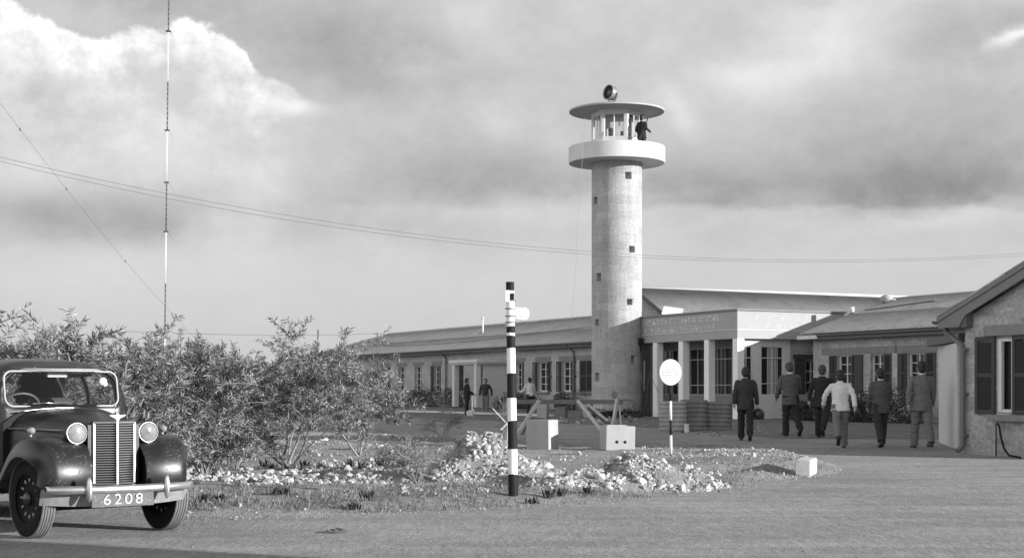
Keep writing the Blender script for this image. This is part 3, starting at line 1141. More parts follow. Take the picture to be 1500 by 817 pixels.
# local: x along EX (towards the road) -> hall ridge runs along local y
hw, hl, hze, hzr = 4.0, 26.0, 3.75, 5.78
mb = MB()
for x in (0, -hw - 1.3):
    mb.face([(x, 0, -0.1), (x, hl, -0.1), (x, hl, hze), (x, 0, hze)], [(0, 0), (hl, 0), (hl, 4.5), (0, 4.5)])
for y in (0.0, hl):
    mb.face([(0, y, -0.1), (-hw - 1.3, y, -0.1), (-hw - 1.3, y, hze), (-hw, y, hzr), (0, y, hze)], [(0, 0), (8, 0), (8, 4.5), (4, 5.8), (0, 4.5)])
mb.build('wall', M_STONE, HB)
hr = (hzr - hze) / hw
corr_roof('roof', M_ROOF_L, HB, (0.4, -0.35, hze - 0.4 * hr), (0.4, hl + 0.3, hze - 0.4 * hr), (-hw, -0.35, hzr), (-hw, hl + 0.3, hzr), laps=(), amp=0.011)
corr_roof('roof_back', M_ROOF_L, HB, (-hw - 1.45, -0.35, hze), (-hw - 1.45, hl + 0.3, hze), (-hw, -0.35, hzr), (-hw, hl + 0.3, hzr), pitch=0.3)
mb = MB()
mb.tube([(-hw, -0.4, hzr + 0.03), (-hw, hl + 0.3, hzr + 0.03)], 0.075, 8)
mb.build('ridge_cap', M_WHITE, HB)
mb = MB()
mb.box((0.42, hl / 2, hze - 0.3), (0.05, hl + 0.6, 0.22))
mb.build('fascia', M_WHITE, HB)
mb = MB()
for sx in (0.4, -hw - 1.45):
    mb.bar((sx, -0.36, hze - 0.4 * hr - 0.08), (-hw, -0.36, hzr - 0.08), 0.04, 0.2)
mb.build('bargeboard', M_FASCIA, HB)

# ------------------------------------------------------------------ entrance porch building
Q = Vector((8.63, 57.5, 0.1))
PB = empty('entrance_building', Q, ROT, 'flat-roofed white entrance porch with square columns and a deep lettered fascia', 'building')
PL, PD = -8.0, 5.2            # runs from local x=0 (corner) back to x=PL, depth PD along local y
Zs, Zt = 3.13, 4.26           # soffit and top of fascia
mb = MB()
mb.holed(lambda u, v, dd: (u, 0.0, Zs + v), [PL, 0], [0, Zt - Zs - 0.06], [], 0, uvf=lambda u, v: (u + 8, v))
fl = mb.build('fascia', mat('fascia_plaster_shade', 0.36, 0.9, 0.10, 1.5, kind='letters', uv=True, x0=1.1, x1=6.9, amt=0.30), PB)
mb = MB()
mb.holed(lambda u, v, dd: (0.0, u, Zs + v), [0, PD], [0, Zt - Zs - 0.06], [], 0, uvf=lambda u, v: (u, v))
mb.build('fascia_side', mat('fascia_plaster', 0.37, 0.9, 0.06, 1.5, kind='letters', uv=True, x0=0.4, x1=4.2, amt=0.06, pitch=0.4), PB)
mb = MB()
mb.box((PL / 2, PD / 2, Zt - 0.03), (abs(PL) + 0.14, PD + 0.14, 0.07), bevel=0.008)
mb.build('coping', mat('coping', 0.22, 0.9, 0.1, 3), PB)
mb = MB()
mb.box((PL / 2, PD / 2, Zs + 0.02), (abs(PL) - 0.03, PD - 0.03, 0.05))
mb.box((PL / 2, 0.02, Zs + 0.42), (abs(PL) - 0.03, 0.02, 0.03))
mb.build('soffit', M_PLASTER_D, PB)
mb = MB()   # raised string line on the fascia
mb.box((PL / 2, -0.012, Zs + 0.33), (abs(PL), 0.024, 0.03))
mb.box((0.012, PD / 2, Zs + 0.33), (0.024, PD, 0.03))
mb.build('string_course', M_PLASTER, PB)
for t in (0.0, 1.93, 3.76, 5.70):
    mb = MB()
    mb.box((-t - 0.17, 0.17, Zs / 2), (0.32, 0.32, Zs), bevel=0.012)
    mb.build('column', mat('column_white', 0.80, 0.85, 0.06, 2, kind='streak', streak=0.15), PB)
mb = MB()
mb.box((PL / 2, PD / 2 - 0.2, -0.02), (abs(PL) + 0.3, PD + 0.2, 0.12), bevel=0.01)
mb.build('step', M_CONC, PB)
M_MUNT = mat('glazing_bar', 0.36, 0.7, 0.1, 5)
# glazed screen, set back from the columns
GY = 1.15


def screen(name, x0, x1, yy, z0, z1, nc, trans, parent, axis='x', door=None, mat_=None, pane=True):
    f = MB()
    t = 0.035
    P = (lambda a, dpt, z: (a, yy + dpt, z)) if axis == 'x' else (lambda a, dpt, z: (yy - dpt, a, z))
    sz = (lambda a, dpt, z: (a, dpt, z)) if axis == 'x' else (lambda a, dpt, z: (dpt, a, z))
    for k in range(nc + 1):
        a = x0 + (x1 - x0) * k / nc
        f.box(P(a, 0, (z0 + z1) / 2), sz(t if 0 < k < nc else 0.09, 0.06, z1 - z0))
    for zz in [z0 + t / 2, z1 - t / 2] + list(trans):
        f.box(P((x0 + x1) / 2, 0.004, zz), sz(x1 - x0, 0.05, t))
    fo = f.build(name, mat_ or M_WHITE_O, parent)
    if pane:
        p = MB()
        p.box(P((x0 + x1) / 2, 0.035, (z0 + z1) / 2), sz(x1 - x0 - 0.02, 0.01, z1 - z0 - 0.02))
        p.build('pane', M_PANE, fo)
    return fo


gh = [(-7.3, -5.9, 0.95, 2.85), (-5.6, -3.9, 0.95, 2.85), (-3.6, -2.0, 0.95, 2.85), (-1.8, -0.42, 0.05, 2.85)]
mb = MB()
mb.holed(lambda u, v, dd: (u, GY + dd, v), [PL, -0.32], [0.0, Zs], gh, 0.15, back=False)
mb.build('screen_wall', mat('screen_wall_grey', 0.22, 0.9, 0.1, 2), PB)
for (a, b, z0, z1) in gh[:3]:
    screen('window', a, b, GY + 0.08, z0, z1, 3, (1.35, 2.4), PB, mat_=M_MUNT)
screen('door', -1.8, -0.42, GY + 0.08, 0.06, 2.85, 2, (1.0, 2.4), PB, mat_=M_MUNT)
# side wall towards the road: glazing then stone
gh2 = [(0.36, 0.95, 0.95, 2.85), (1.35, 2.45, 0.95, 2.85)]
mb = MB()
mb.holed(lambda u, v, dd: (-0.32 - dd, u, v), [0.3, 2.75], [0.0, Zs], gh2, 0.12, back=False)
mb.build('side_wall', M_PLASTER, PB)
for (a, b, z0, z1) in gh2:
    fo = screen('window', a, b, -0.38, z0, z1, 2, (1.4, 2.4), PB, axis='y', pane=False)
    mb = MB()
    mb.box((-0.45, (a + b) / 2, (z0 + z1) / 2), (0.01, b - a, z1 - z0))
    mb.build('pane', M_PANE, fo)
    cu = MB()
    rows = []
    for v in (z0, z1):
        rows.append([(-0.47 - 0.02 * math.sin(k * 1.9), a + (b - a) * (0.32 + 0.5 * k / 24) if b - a > 1 else a + (b - a) * (0.05 + 0.5 * k / 24), v) for k in range(25)])
    cu.grid(rows)
    c_ = cu.build('curtain', mat('curtain', 0.42, 0.9, 0.1, 6), fo)
    c_.location = (0.035, 0, 0)
sh = [(3.5, 4.2, 1.0, 2.35)]
mb = MB()
mb.holed(lambda u, v, dd: (-0.34 - dd, u, v), [2.75, PD + 0.8], [-0.1, Zs], sh, 0.2, back=True, uvf=lambda u, v: (u, v))
mb.build('stone_wall', M_STONE2, PB)
mb = MB()
mb.box((-0.29, 3.85, 2.47), (0.16, 1.9, 0.16), bevel=0.01)
mb.build('lintel', M_WOODD, PB)
screen('window', 3.55, 4.15, -0.44, 1.02, 2.33, 2, (1.45, 1.9), PB, axis='y')
for yy in (3.22, 4.48):
    mb = MB()
    mb.box((-0.30, yy, 1.68), (0.05, 0.5, 1.36), bevel=0.01)
    mb.build('shutter', M_WOODD, PB)
# loose white board left on the roof
mb = MB()
pw = at(985, 456, 63.5)
mb.box((0, 0, 0.17), (0.9, 0.05, 0.36), (0.5, 0.1, 0.3))
o = mb.build('white_board', M_WHITE)
o.location = (pw.x, pw.y, 4.40)
tag(o, 'small white board propped on the entrance roof near the tower', 'board')

# ------------------------------------------------------------------ right wing
V0 = Vector((11.62, 57.3, 0.1))
RW = empty('barrack_block', V0, ROT, 'low stone wing with corrugated roof running from the entrance porch to the right', 'building')
rx1 = 22.0
rspec = [(1237, 0.85, 1, 1), (1285, 0.75, 0, 1), (1343, 0.95, 1, 1)]
holes, wl_ = [], []
for px, w, a, b in rspec:
    x = lx(px, V0)
    holes.append((x - w / 2, x + w / 2, 1.05, 2.45))
    wl_.append((x, w, a, b))
mb = MB()
wall_front(mb, -0.2, rx1, -0.1, 3.4, holes)
mb.face([(-0.2, 0, -0.1), (-0.2, 8, -0.1), (-0.2, 8, 3.4), (-0.2, 4, 4.72), (-0.2, 0, 3.4)], [(0, 0), (8, 0), (8, 3), (4, 5), (0, 3)])
mb.face([(rx1, 0, -0.1), (rx1, 8, -0.1), (rx1, 8, 3.4), (rx1, 4, 4.72), (rx1, 0, 3.4)], [(0, 0), (8, 0), (8, 3), (4, 5), (0, 3)])
mb.face([(-0.2, 8, -0.1), (rx1, 8, -0.1), (rx1, 8, 3.4), (-0.2, 8, 3.4)], [(0, 0), (22, 0), (22, 3), (0, 3)])
mb.build('wall', M_STONE2, RW)
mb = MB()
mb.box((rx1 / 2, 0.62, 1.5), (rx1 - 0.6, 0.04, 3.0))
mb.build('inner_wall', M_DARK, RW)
for (x, w, a, b) in wl_:
    win(RW, x, w, 1.05, 2.45, shut=(a, b), lintel=False, open_=(0.08, 0.08))
for px, ww in ((1257.5, 4.2), (1342, 2.1)):
    x = lx(px, V0)
    l = MB()
    l.box((x, 0.05, 2.60), (ww, 0.16, 0.24), bevel=0.012)
    l.build('lintel', M_LINTEL, RW)
for (x, w, a, b) in wl_:
    l = MB()
    l.box((x, 0.01, 0.98), (w + 0.25, 0.22, 0.1), bevel=0.01)
    l.build('sill', M_LINTEL, RW)
xs_ = lx(1259, V0)
mb = MB()
mb.box((xs_, -0.05, 1.75), (0.42, 0.05, 1.4), bevel=0.006)
mb.box((xs_, -0.07, 1.75), (0.30, 0.03, 0.06))
mb.build('shutter', M_WOODD, RW)
rze = 3.4 + 0.02 - ov * (1.34 / 4)
corr_roof('roof', M_ROOF, RW, (-0.5, -ov, rze), (rx1 + 0.3, -ov, rze), (-0.5, 4, 4.76), (rx1 + 0.3, 4, 4.76), laps=(0.55,), amp=0.024)
corr_roof('roof_back', M_ROOF, RW, (-0.5, 8 + ov, rze), (rx1 + 0.3, 8 + ov, rze), (-0.5, 4, 4.76), (rx1 + 0.3, 4, 4.76), pitch=0.3)
mb = MB()
mb.tube([(-0.5, 4, 4.75), (rx1 + 0.3, 4, 4.75)], 0.06, 8)
mb.build('ridge_cap', M_ROOF, RW)
mb = MB()
mb.box((rx1 / 2, -ov + 0.05, rze - 0.13), (rx1 + 0.7, 0.04, 0.2))
mb.box((rx1 / 2, -ov / 2 + 0.03, rze - 0.2), (rx1 + 0.7, ov - 0.06, 0.03))
mb.build('fascia', M_FASCIA, RW)
gutter(RW, 0.6, rx1, -ov - 0.02, rze - 0.06, 0.065)
mb = MB()
mb.box((0.0, -ov - 0.02, rze - 0.13), (1.2, 0.06, 0.14))
mb.build('white_gutter', M_WHITE_O, RW)
# plank, sack and tin left on this roof
Mx = RW.matrix_basis.copy()
RWm = Matrix.Translation(V0) @ Matrix.Rotation(ROT, 4, 'Z')


def on_rw(x, y, dz=0.0):
    return RWm @ Vector((x, y, 3.42 + y * 1.34 / 4 + dz))


mb = MB()
mb.bar(on_rw(0.1, 2.3, .05), on_rw(3.2, 3.0, .05), 0.16, 0.035)
tag(mb.build('plank', M_WOOD), 'long plank lying on the corrugated roof of the right wing', 'plank')
p = on_rw(0.1, 3.35, 0.12)
mb = MB()
mb.sphere((0, 0, 0.06), (0.26, 0.2, 0.15), 14)
mb.sphere((0.24, 0.03, 0.0), (0.2, 0.16, 0.11), 12)
for v in mb.bm.verts:
    v.co += Vector((1, 1, 1)) * 0.05 * mnoise.noise(v.co * 4)
o = mb.build('sack', mat('sack', 0.33, 0.95, 0.3, 4))
o.location = p
tag(o, 'bulging pale sack lying by the ridge of the right wing roof', 'sack')
mb = MB()
mb.lathe([(0.0, 0), (0.10, 0), (0.10, 0.22), (0.09, 0.24), (0.09, 0.2), (0.0, 0.2)], 14)
o = mb.build('paint_tin', M_WHITE_O)
o.location = on_rw(-0.35, 2.0, 0.06)
tag(o, 'white tin standing on the left edge of the right wing roof', 'tin')

# pale screen wall linking to the gabled building
mb = MB()
a, b = Vector((9.62, 33.6, 0.08)), Vector((8.98, 30.1, 0.06))
mb.bar(a + Vector((0, 0, 1.07)), b + Vector((0, 0, 1.07)), 0.14, 2.14, bevel=0.01)
o = mb.build('wall', M_PLASTER)
mb = MB()
mb.bar(a + Vector((-0.05, 0.6, 2.24)), b + Vector((0, -0.3, 2.24)), 0.24, 0.16, bevel=0.01)
mb.build('coping', M_FASCIA, o)
tag(o, 'short pale plastered screen wall with a dark beam beside the gabled building', 'wall')

# ------------------------------------------------------------------ gabled building on the right
Gc = Vector((8.75, 29.0, 0.03))
GB = empty('gabled_building', Gc, ROT, 'stone building with a dark gable roof, shutters and downpipe at the right edge', 'building')
GW, GD = 2.75, 2.5
sl_ = 0.405
gx = lx(1480, Gc)
gh3 = [(lx(1462, Gc), lx(1462, Gc) + 1.0, 0.79, 2.2)]
mb = MB()
us = [0, 0.6, 1.2, 1.8, GW]
mb.holed(lambda u, v, dd: (u, dd, v if v < 2.6 else 2.6 + (v - 2.6) * (u + 0.0001) * sl_), us, [-0.05, 2.6, 3.6], gh3, 0.2, back=False)
mb.face([(0, 0, -0.05), (0, GD, -0.05), (0, GD, 2.6), (0, 0, 2.6)], [(0, 0), (GD, 0), (GD, 2.6), (0, 2.6)])
zt = 2.6 + GW * sl_
mb.face([(GW, 0, -0.05), (GW, GD, -0.05), (GW, GD, zt), (GW, 0, zt)], [(0, 0), (GD, 0), (GD, zt), (0, zt)])
mb.face([(0, GD, -0.05), (GW, GD, -0.05), (GW, GD, zt), (0, GD, 2.6)], [(0, 0), (3, 0), (3, 3), (0, 2.6)])
mb.build('wall', M_STONE2, GB)
x0 = gh3[0][0]
f = MB()
t = 0.09
for xx in (x0 + t / 2, x0 + 0.36):
    f.box((xx, 0.03, 1.495), (t if xx < x0 + 0.1 else 0.05, 0.07, 1.38))
for zz in (0.83, 2.16):
    f.box((x0 + 0.2, 0.032, zz), (0.34, 0.06, 0.06))
fo = f.build('window', M_WHITE_O, GB)
p_ = MB()
p_.box((x0 + 0.5, 0.12, 1.5), (0.98, 0.01, 1.38))
p_.build('pane', M_PANE, fo)
for (xc, wd) in ((x0 - 0.29, 0.5), (x0 + 0.68, 0.55)):
    s_ = MB()
    for sx in (-1, 1):
        s_.box((xc + sx * (wd / 2 - 0.035), -0.04, 1.5), (0.07, 0.045, 1.46))
    for zz in (0.81, 1.5, 2.19):
        s_.box((xc, -0.039, zz), (wd - 0.14, 0.04, 0.08))
    for k in range(30):
        s_.box((xc, -0.037, 0.87 + k * 0.0425), (wd - 0.14, 0.012, 0.05), (R(38), 0, 0))
    s_.build('shutter', M_WOODD, GB)
l = MB()
l.box((x0 + 0.55, -0.02, 2.33), (1.65, 0.16, 0.19), bevel=0.012)
l.build('lintel', M_LINTEL, GB)
l = MB()
l.box((x0 + 0.55, -0.05, 0.70), (1.3, 0.26, 0.12), bevel=0.012)
l.build('sill', M_LINTEL, GB)
ez = 2.72
# roof plane rising to the right; rake overhang towards the viewer
oe, ogr = 0.52, 0.22
corr_roof('roof', M_ROOF, GB, (-oe, GD + 0.2, ez + 0.13 - oe * sl_), (-oe, -ogr - 0.04, ez + 0.13 - oe * sl_),
          (GW + 0.15, GD + 0.2, ez + 0.13 + (GW + .15) * sl_), (GW + 0.15, -ogr - 0.04, ez + 0.13 + (GW + .15) * sl_), laps=(0.5,))
mb = MB()
zl, zr_ = ez - oe * sl_, ez + (GW + 0.15) * sl_
mb.prism([(-oe, -ogr, zl + 0.09), (GW + 0.15, -ogr, zr_ + 0.09), (GW + 0.15, -ogr, zr_ - 0.14), (0.22, -ogr, ez + 0.22 * sl_ - 0.16),
          (0.05, -ogr, zl - 0.08), (-oe, -ogr, zl - 0.08)], (0, 0.035, 0))
mb.prism([(-oe, -ogr - 0.03, zl + 0.11), (GW + 0.15, -ogr - 0.03, zr_ + 0.11), (GW + 0.15, -ogr - 0.03, zr_ + 0.03), (-oe, -ogr - 0.03, zl + 0.03)], (0, 0.03, 0))
mb.build('bargeboard', mat('board_paint', 0.17, 0.7, 0.1, 4), GB)
mb = MB()
mb.box((-oe / 2 + 0.02, GD / 2 - 0.1, zl - 0.065), (oe - 0.04, GD - 0.02, 0.025))
mb.box((0.13, -ogr / 2 + 0.018, zl + 0.06), (0.17, ogr - 0.03, 0.30), bevel=0.01)
mb.prism([(0.0, -0.18, ez - 0.05 + 0.0), (GW + .15, -0.18, zr_ - 0.05), (GW + .15, -0.18, zr_ - 0.02), (0.0, -0.18, ez - 0.02)], (0, 0.16, 0))
mb.build('soffit', M_FASCIA, GB)
mb = MB()
r_ = 0.06
for k in range(8):
    a0, a1 = math.pi * k / 8, math.pi * (k + 1) / 8
    pa = (-oe - 0.06 - r_ * math.cos(a0), zl + 0.06 - r_ * math.sin(a0))
    pb = (-oe - 0.06 - r_ * math.cos(a1), zl + 0.06 - r_ * math.sin(a1))
    mb.face([(pa[0], -ogr - 0.03, pa[1]), (pa[0], GD, pa[1]), (pb[0], GD, pb[1]), (pb[0], -ogr - 0.03, pb[1])])
o = mb.build('gutter', M_PIPE, GB)
o.modifiers.new('thickness', 'SOLIDIFY').thickness = 0.01
mb = MB()
mb.tube([(-oe - 0.05, 0.05, zl + 0.0), (-oe - 0.05, 0.05, zl - 0.16), (-0.06, -0.02, zl - 0.42), (0.02, -0.09, zl - 0.55), (0.02, -0.09, 0.15), (0.0, -0.2, 0.05)], 0.055, 10)
for zz in (2.0, 1.15, 0.35):
    mb.box((0.02, -0.05, zz), (0.16, 0.1, 0.04))
mb.build('downpipe', M_PIPE, GB)
# garden tap with hose against the wall
tp = lx(1466, Gc)
mb = MB()
mb.tube([(tp, -0.12, -0.03), (tp, -0.12, 0.55), (tp + 0.02, -0.14, 0.60), (tp + 0.12, -0.2, 0.60)], 0.018, 8)
mb.box((tp + 0.06, -0.17, 0.635), (0.07, 0.03, 0.02))
tap = mb.build('standpipe', M_PIPE)
tap.matrix_world = Matrix.Translation(Gc) @ Matrix.Rotation(ROT, 4, 'Z')
tag(tap, 'thin garden tap standing against the gabled stone wall below the window', 'tap')
mb = MB()
mb.tube([(tp + 0.12, -0.2, 0.60), (tp + 0.17, -0.21, 0.55), (tp + 0.24, -0.24, 0.35), (tp + 0.38, -0.3, 0.14), (tp + 0.56, -0.36, 0.025), (tp + 0.9, -0.42, 0.0)], 0.02, 8)
hs = mb.build('hose', M_BLACK)
hs.matrix_world = tap.matrix_world.copy()
tag(hs, 'black hose hanging from the garden tap down to the ground', 'hose')

# unseen block added beyond the right edge, its outline shaped to shade the forecourt
mb = MB()
mb.prism([(30, 20.4, 0), (30, 47.0, 0), (30, 47.0, 9.2), (30, 46.0, 9.7), (30, 23.6, 9.7), (30, 22.9, 9.0), (30, 20.4, 5.3)], (7.22, -3.44, 0))
st = mb.build('forecourt_shade_block', M_STONE)
tag(st, 'long tall unseen stone block added to shade the whole forecourt', 'building')
# unseen building put in to cast the shadow across the near road
mb = MB()
mb.box((0, 0, 2.2), (8, 8.0, 4.4))
st = mb.build('road_shade_building', M_STONE)
st.location = (14.5, -0.8, 0)
st.rotation_euler = (0, 0, math.atan2(-0.43, 0.903))
tag(st, 'plain unseen stone building put in to cast the shadow across the nearest strip of road', 'building')
# ------------------------------------------------------------------ watchtower
TY = 64.0
TX = (903.5 - 750) / F * TY
TB = 0.1
TW = empty('watchtower', (TX, TY, TB), 0.0, 'tall round stone watchtower with a ring gallery and flat disc roof', 'watchtower')
SR = 1.07


def tz(py, Y=TY):
    return CZ + (HY - py) / F * Y - TB


ZG = tz(240)            # underside of the gallery
mb = MB()
wl2 = []
for px, py, w, h in [(918, 257, .30, .30), (871, 294, .30, .30), (923.5, 365, .30, .28), (875.5, 406, .27, .34), (920, 442, .27, .26),
                     (873, 472, .27, .28), (873, 552, .28, .36), (926, 526, .28, .34), (899, 592, .4, .3)]:
    th = math.asin(max(-.97, min(.97, (px - 903.5) / 36.7)))
    if py > 590:
        continue
    zc = tz(py, TY - SR * math.cos(th))
    wl2.append((th * SR - w / 2, th * SR + w / 2, zc - h / 2, zc + h / 2))
us = [SR * math.pi * (k / 36.0 - 1) for k in range(73)]
vs = list(np.linspace(-0.15, ZG + 0.05, 12))


def PT(u, v, dd):
    a = u / SR
    r = SR - dd
    return (r * math.sin(a), -r * math.cos(a), v)


mb.holed(PT, us, vs, wl2, 0.28, smooth=True, back=True)
bmesh.ops.remove_doubles(mb.bm, verts=mb.bm.verts, dist=1e-4)
sh_o = mb.build('shaft', M_TOWER, TW, normals=True)
sh_o.data.set_sharp_from_angle(angle=R(30))
GR = 2.05
ZR = tz(216.5)
ZF = ZG + 0.12
mb = MB()
mb.lathe([(SR - 0.05, ZG), (GR - 0.02, ZG), (GR, ZG + 0.02), (GR, ZR - 0.02), (GR - 0.02, ZR), (GR - 0.13, ZR), (GR - 0.15, ZR - 0.02), (GR - 0.15, ZF), (0.2, ZF), (0.2, ZF - 0.05), (SR - 0.05, ZF - 0.05)], 72)
o = mb.build('gallery', M_PLASTER, TW)
o.data.set_sharp_from_angle(angle=R(35))
# six-sided lookout room
CRr = 1.09
ZS0, ZS1 = tz(165.5) - 0.02, tz(165.5)
ZW0, ZW1 = tz(199, 63.0), tz(166.5, 63.0)
base_ang = math.atan2((898 - 903.5), 31.0)
mb = MB()
fr_jobs = []
for k in range(6):
    a0 = base_ang + R(-30 + 60 * k)
    a1 = base_ang + R(30 + 60 * k)
    p0 = Vector((CRr * math.sin(a0), -CRr * math.cos(a0), 0))
    p1 = Vector((CRr * math.sin(a1), -CRr * math.cos(a1), 0))
    dx = (p1 - p0)
    Lf = dx.length
    dx.normalize()
    inn = Vector((-dx.y, dx.x, 0))
    if inn.dot(-(p0 + p1)) < 0:
        inn = -inn

    def PC(u, v, dd, p0=p0, dx=dx, inn=inn):
        q = p0 + dx * u + inn * dd
        return (q.x, q.y, v)
    mb.holed(PC, [0, Lf], [ZF, ZS1], [(0.11, Lf - 0.13, ZW0, ZW1)], 0.09)
    mb.holed(lambda u, v, dd, PC=PC: PC(u, v, 0.09), [0.05, Lf - 0.05], [ZF, ZS1], [(0.11, Lf - 0.13, ZW0, ZW1)], 0.0)
    fr_jobs.append((PC, Lf))
mb.build('lookout_room', M_PLASTER, TW)
for PC, Lf in fr_jobs:
    f = MB()
    w0, w1 = 0.11, Lf - 0.13
    for u in (w0 + 0.015, (w0 + w1) / 2, w1 - 0.015):
        f.bar(PC(u, ZW0, 0.045), PC(u, ZW1, 0.045), 0.045, 0.045)
    fo = f.build('window', M_WHITE, TW)
    p_ = MB()
    p_.face([PC(w0, ZW0, 0.05), PC(w1, ZW0, 0.05), PC(w1, ZW1, 0.05), PC(w0, ZW1, 0.05)])
    p_.build('pane', GLASS, fo)
mb = MB()
mb.lathe([(0.0, ZS1 - 0.08), (0.85, ZS1 - 0.08), (0.85, ZS1 - 0.05), (0.0, ZS1 - 0.05)], 24)
mb.build('ceiling', M_DARK, TW)
mb = MB()   # stove, chair backs and gear inside the room
mb.tube([(-0.25, 0.1, ZF), (-0.25, 0.1, ZW0 + 0.35)], 0.09, 10)
mb.sphere((-0.25, 0.1, ZW0 + 0.42), 0.11, 10)
mb.box((0.25, 0.35, ZW0 + 0.12), (0.14, 0.1, 0.6), bevel=0.02)
mb.tube([(0.5, -0.2, ZF), (0.5, -0.2, ZW0 + 0.25)], 0.05, 8)
mb.build('equipment', M_BLACK, TW)
RD = 2.03
mb = MB()
mb.lathe([(0.0, ZS1), (0.9, ZS1), (RD - 0.03, ZS1), (RD, ZS1 + 0.02), (RD, ZS1 + 0.085), (RD - 0.03, ZS1 + 0.10), (0.0, ZS1 + 0.17)], 72)
o = mb.build('roof', M_PLASTER_D, TW)
o.data.set_sharp_from_angle(angle=R(35))
mb = MB()
mb.sphere((0, 0, 0), (0.26, 0.1, 0.26), 12)
o = mb.build('vent_hole', mat('vent_grey', 0.22), TW)
o.location = (-0.14, -SR + 0.02, tz(578, 63))
o.scale = (0.62, 0.25, 0.66)
mb = MB()
mb.box((0, 0, 0), (0.22, 0.18, 0.3), bevel=0.02)
mb.tube([(0, -0.05, -0.15), (0.02, -0.08, -0.4)], 0.02, 6)
o = mb.build('lamp_bracket', M_BLACK, TW)
o.location = (SR * math.sin(R(62)) + .02, -SR * math.cos(R(62)) - .06, tz(500, 63.3))
# searchlight on the roof
SLt = at(897, 150, TY)
ZRt = TB + ZS1 + 0.165
sl_o = empty('searchlight', (SLt.x, TY, ZRt), 0.0, 'round drum searchlight tilted on a yoke on top of the tower roof', 'searchlight')
mb = MB()
mb.lathe([(0.09, -0.02), (0.09, 0.03), (0.03, 0.05), (0.035, 0.30), (0.0, 0.31)], 14)
mb.build('pedestal', M_BLACK, sl_o)
Ax = Vector((-0.78, -0.60, 0.12)).normalized()   # beam direction
c0 = Vector((0, 0, 0.66))
side = Ax.cross(Vector((0, 0, 1))).normalized()
mb = MB()
pts = [c0 + side * 0.34, c0 + side * 0.33 + Vector((0, 0, -0.12)), c0 + side * 0.2 + Vector((0, 0, -0.32)), c0 + Vector((0, 0, -0.36)),
       c0 - side * 0.2 + Vector((0, 0, -0.32)), c0 - side * 0.33 + Vector((0, 0, -0.12)), c0 - side * 0.34]
mb.tube(pts, 0.028, 8)
mb.build('yoke', mat('yoke_grey', 0.3, 0.5, 0.1, 5), sl_o)
Mq = Matrix.Translation(c0) @ Ax.to_track_quat('Z', 'Y').to_matrix().to_4x4()
mb = MB()
mb.lathe([(0.0, -0.26), (0.12, -0.25), (0.24, -0.17), (0.29, -0.05), (0.30, 0.0), (0.30, 0.20), (0.33, 0.20), (0.33, 0.25), (0.29, 0.25), (0.29, 0.18), (0.0, 0.18)], 28, Mq)
o = mb.build('drum', mat('searchlight_grey', 0.22, 0.45, 0.1, 5, metal=0.3), sl_o)
o.data.set_sharp_from_angle(angle=R(35))
mb = MB()
mb.lathe([(0.0, 0.21), (0.28, 0.195), (0.28, 0.19), (0.0, 0.19)], 28, Mq)
mb.build('lens', mat('lens_glass', 0.03, 0.1, 0.0), sl_o)

# rope hanging from the tower roof
mb = MB()
a, b, c = at(857, 172, 62.6), at(852, 246, 62.2), at(838, 470, 62.8)
pts = [a.lerp(b, k / 6) for k in range(6)] + [b.lerp(c, k / 12) + Vector((0.02 * math.sin(k), 0, 0)) for k in range(13)]
mb.tube(pts, 0.007, 5)
tag(mb.build('rope', mat('rope', 0.3, 0.9)), 'thin pale rope hanging down the left side of the tower', 'rope')
# slack cables down the right of the tower foot
mb = MB()
a, b = at(923, 500, 62.2), at(944, 566, 61.5)
mb.tube([a, a.lerp(b, .5) + Vector((0, 0, -.1)), b, at(944, 572, 61.5)], 0.014, 5)
mb.tube([at(944, 528, 61.6), at(944, 572, 61.6)], 0.03, 6)
mb.tube([at(965, 575, 61), at(952, 548, 61.6), at(946, 590, 61.6)], 0.014, 5)
tag(mb.build('cable', mat('cable_grey', 0.2, 0.8)), 'loose cables and a pipe hanging where the tower meets the entrance porch', 'cable')

# ------------------------------------------------------------------ radio mast with guys
MY = 140.0
mt, mbt = at(247.5, -40, MY), at(240.5, 560, MY)
MA = empty('radio_mast', (mbt.x, MY, 0.0), 0.0, 'tall thin lattice radio mast banded dark and white behind the shrubs', 'mast')
bands = [(-40, 0), (46, 1), (120, 0), (191, 1), (267, 0), (339, 1), (415, 0), (487, 1), (560, None)]
m_mw = mat('mast_white', 0.75, 0.6, 0.05)
m_md = mat('mast_dark', 0.045, 0.6, 0.05)


def mpt(py):
    t = (py + 40) / 600.0
    p = mt.lerp(mbt, t)
    return Vector((p.x - mbt.x, 0, CZ + (HY - py) / F * MY))


for (y0, c), (y1, _) in zip(bands, bands[1:]):
    a, b = mpt(y1), mpt(y0)
    mb = MB()
    Lh = b.z - a.z
    n = max(3, int(Lh / 0.45))
    offs = [Vector((0.055 * math.cos(q), 0.055 * math.sin(q), 0)) for q in (0.3, 2.4, 4.5)]
    for o_ in offs:
        mb.tube([a + o_, b + o_], 0.020, 5)
    for k in range(n):
        for q in range(3):
            mb.tube([a.lerp(b, k / n) + offs[q], a.lerp(b, (k + 1) / n) + offs[(q + 1) % 3]], 0.010, 4)
    mb.build('mast_section', m_md if c == 0 else m_mw, MA)
mb = MB()
for py in (46, 191, 267, 339):
    p = mpt(py)
    mb.box(p, (0.42, 0.42, 0.08))
    for sx in (-1, 1):
        mb.tube([p + Vector((sx * .15, 0, 0)), p + Vector((sx * 0.6, 0.3, -0.8))], 0.008, 4)
mb.build('guy_bracket', m_md, MA)
mb = MB()
g0, g1 = at(302, 512, 120), at(-30, 112, 75)
pts = [g0.lerp(g1, k / 16) + Vector((0, 0, -0.6 * math.sin(math.pi * k / 16))) for k in range(17)]
mb.tube(pts, 0.009, 5)
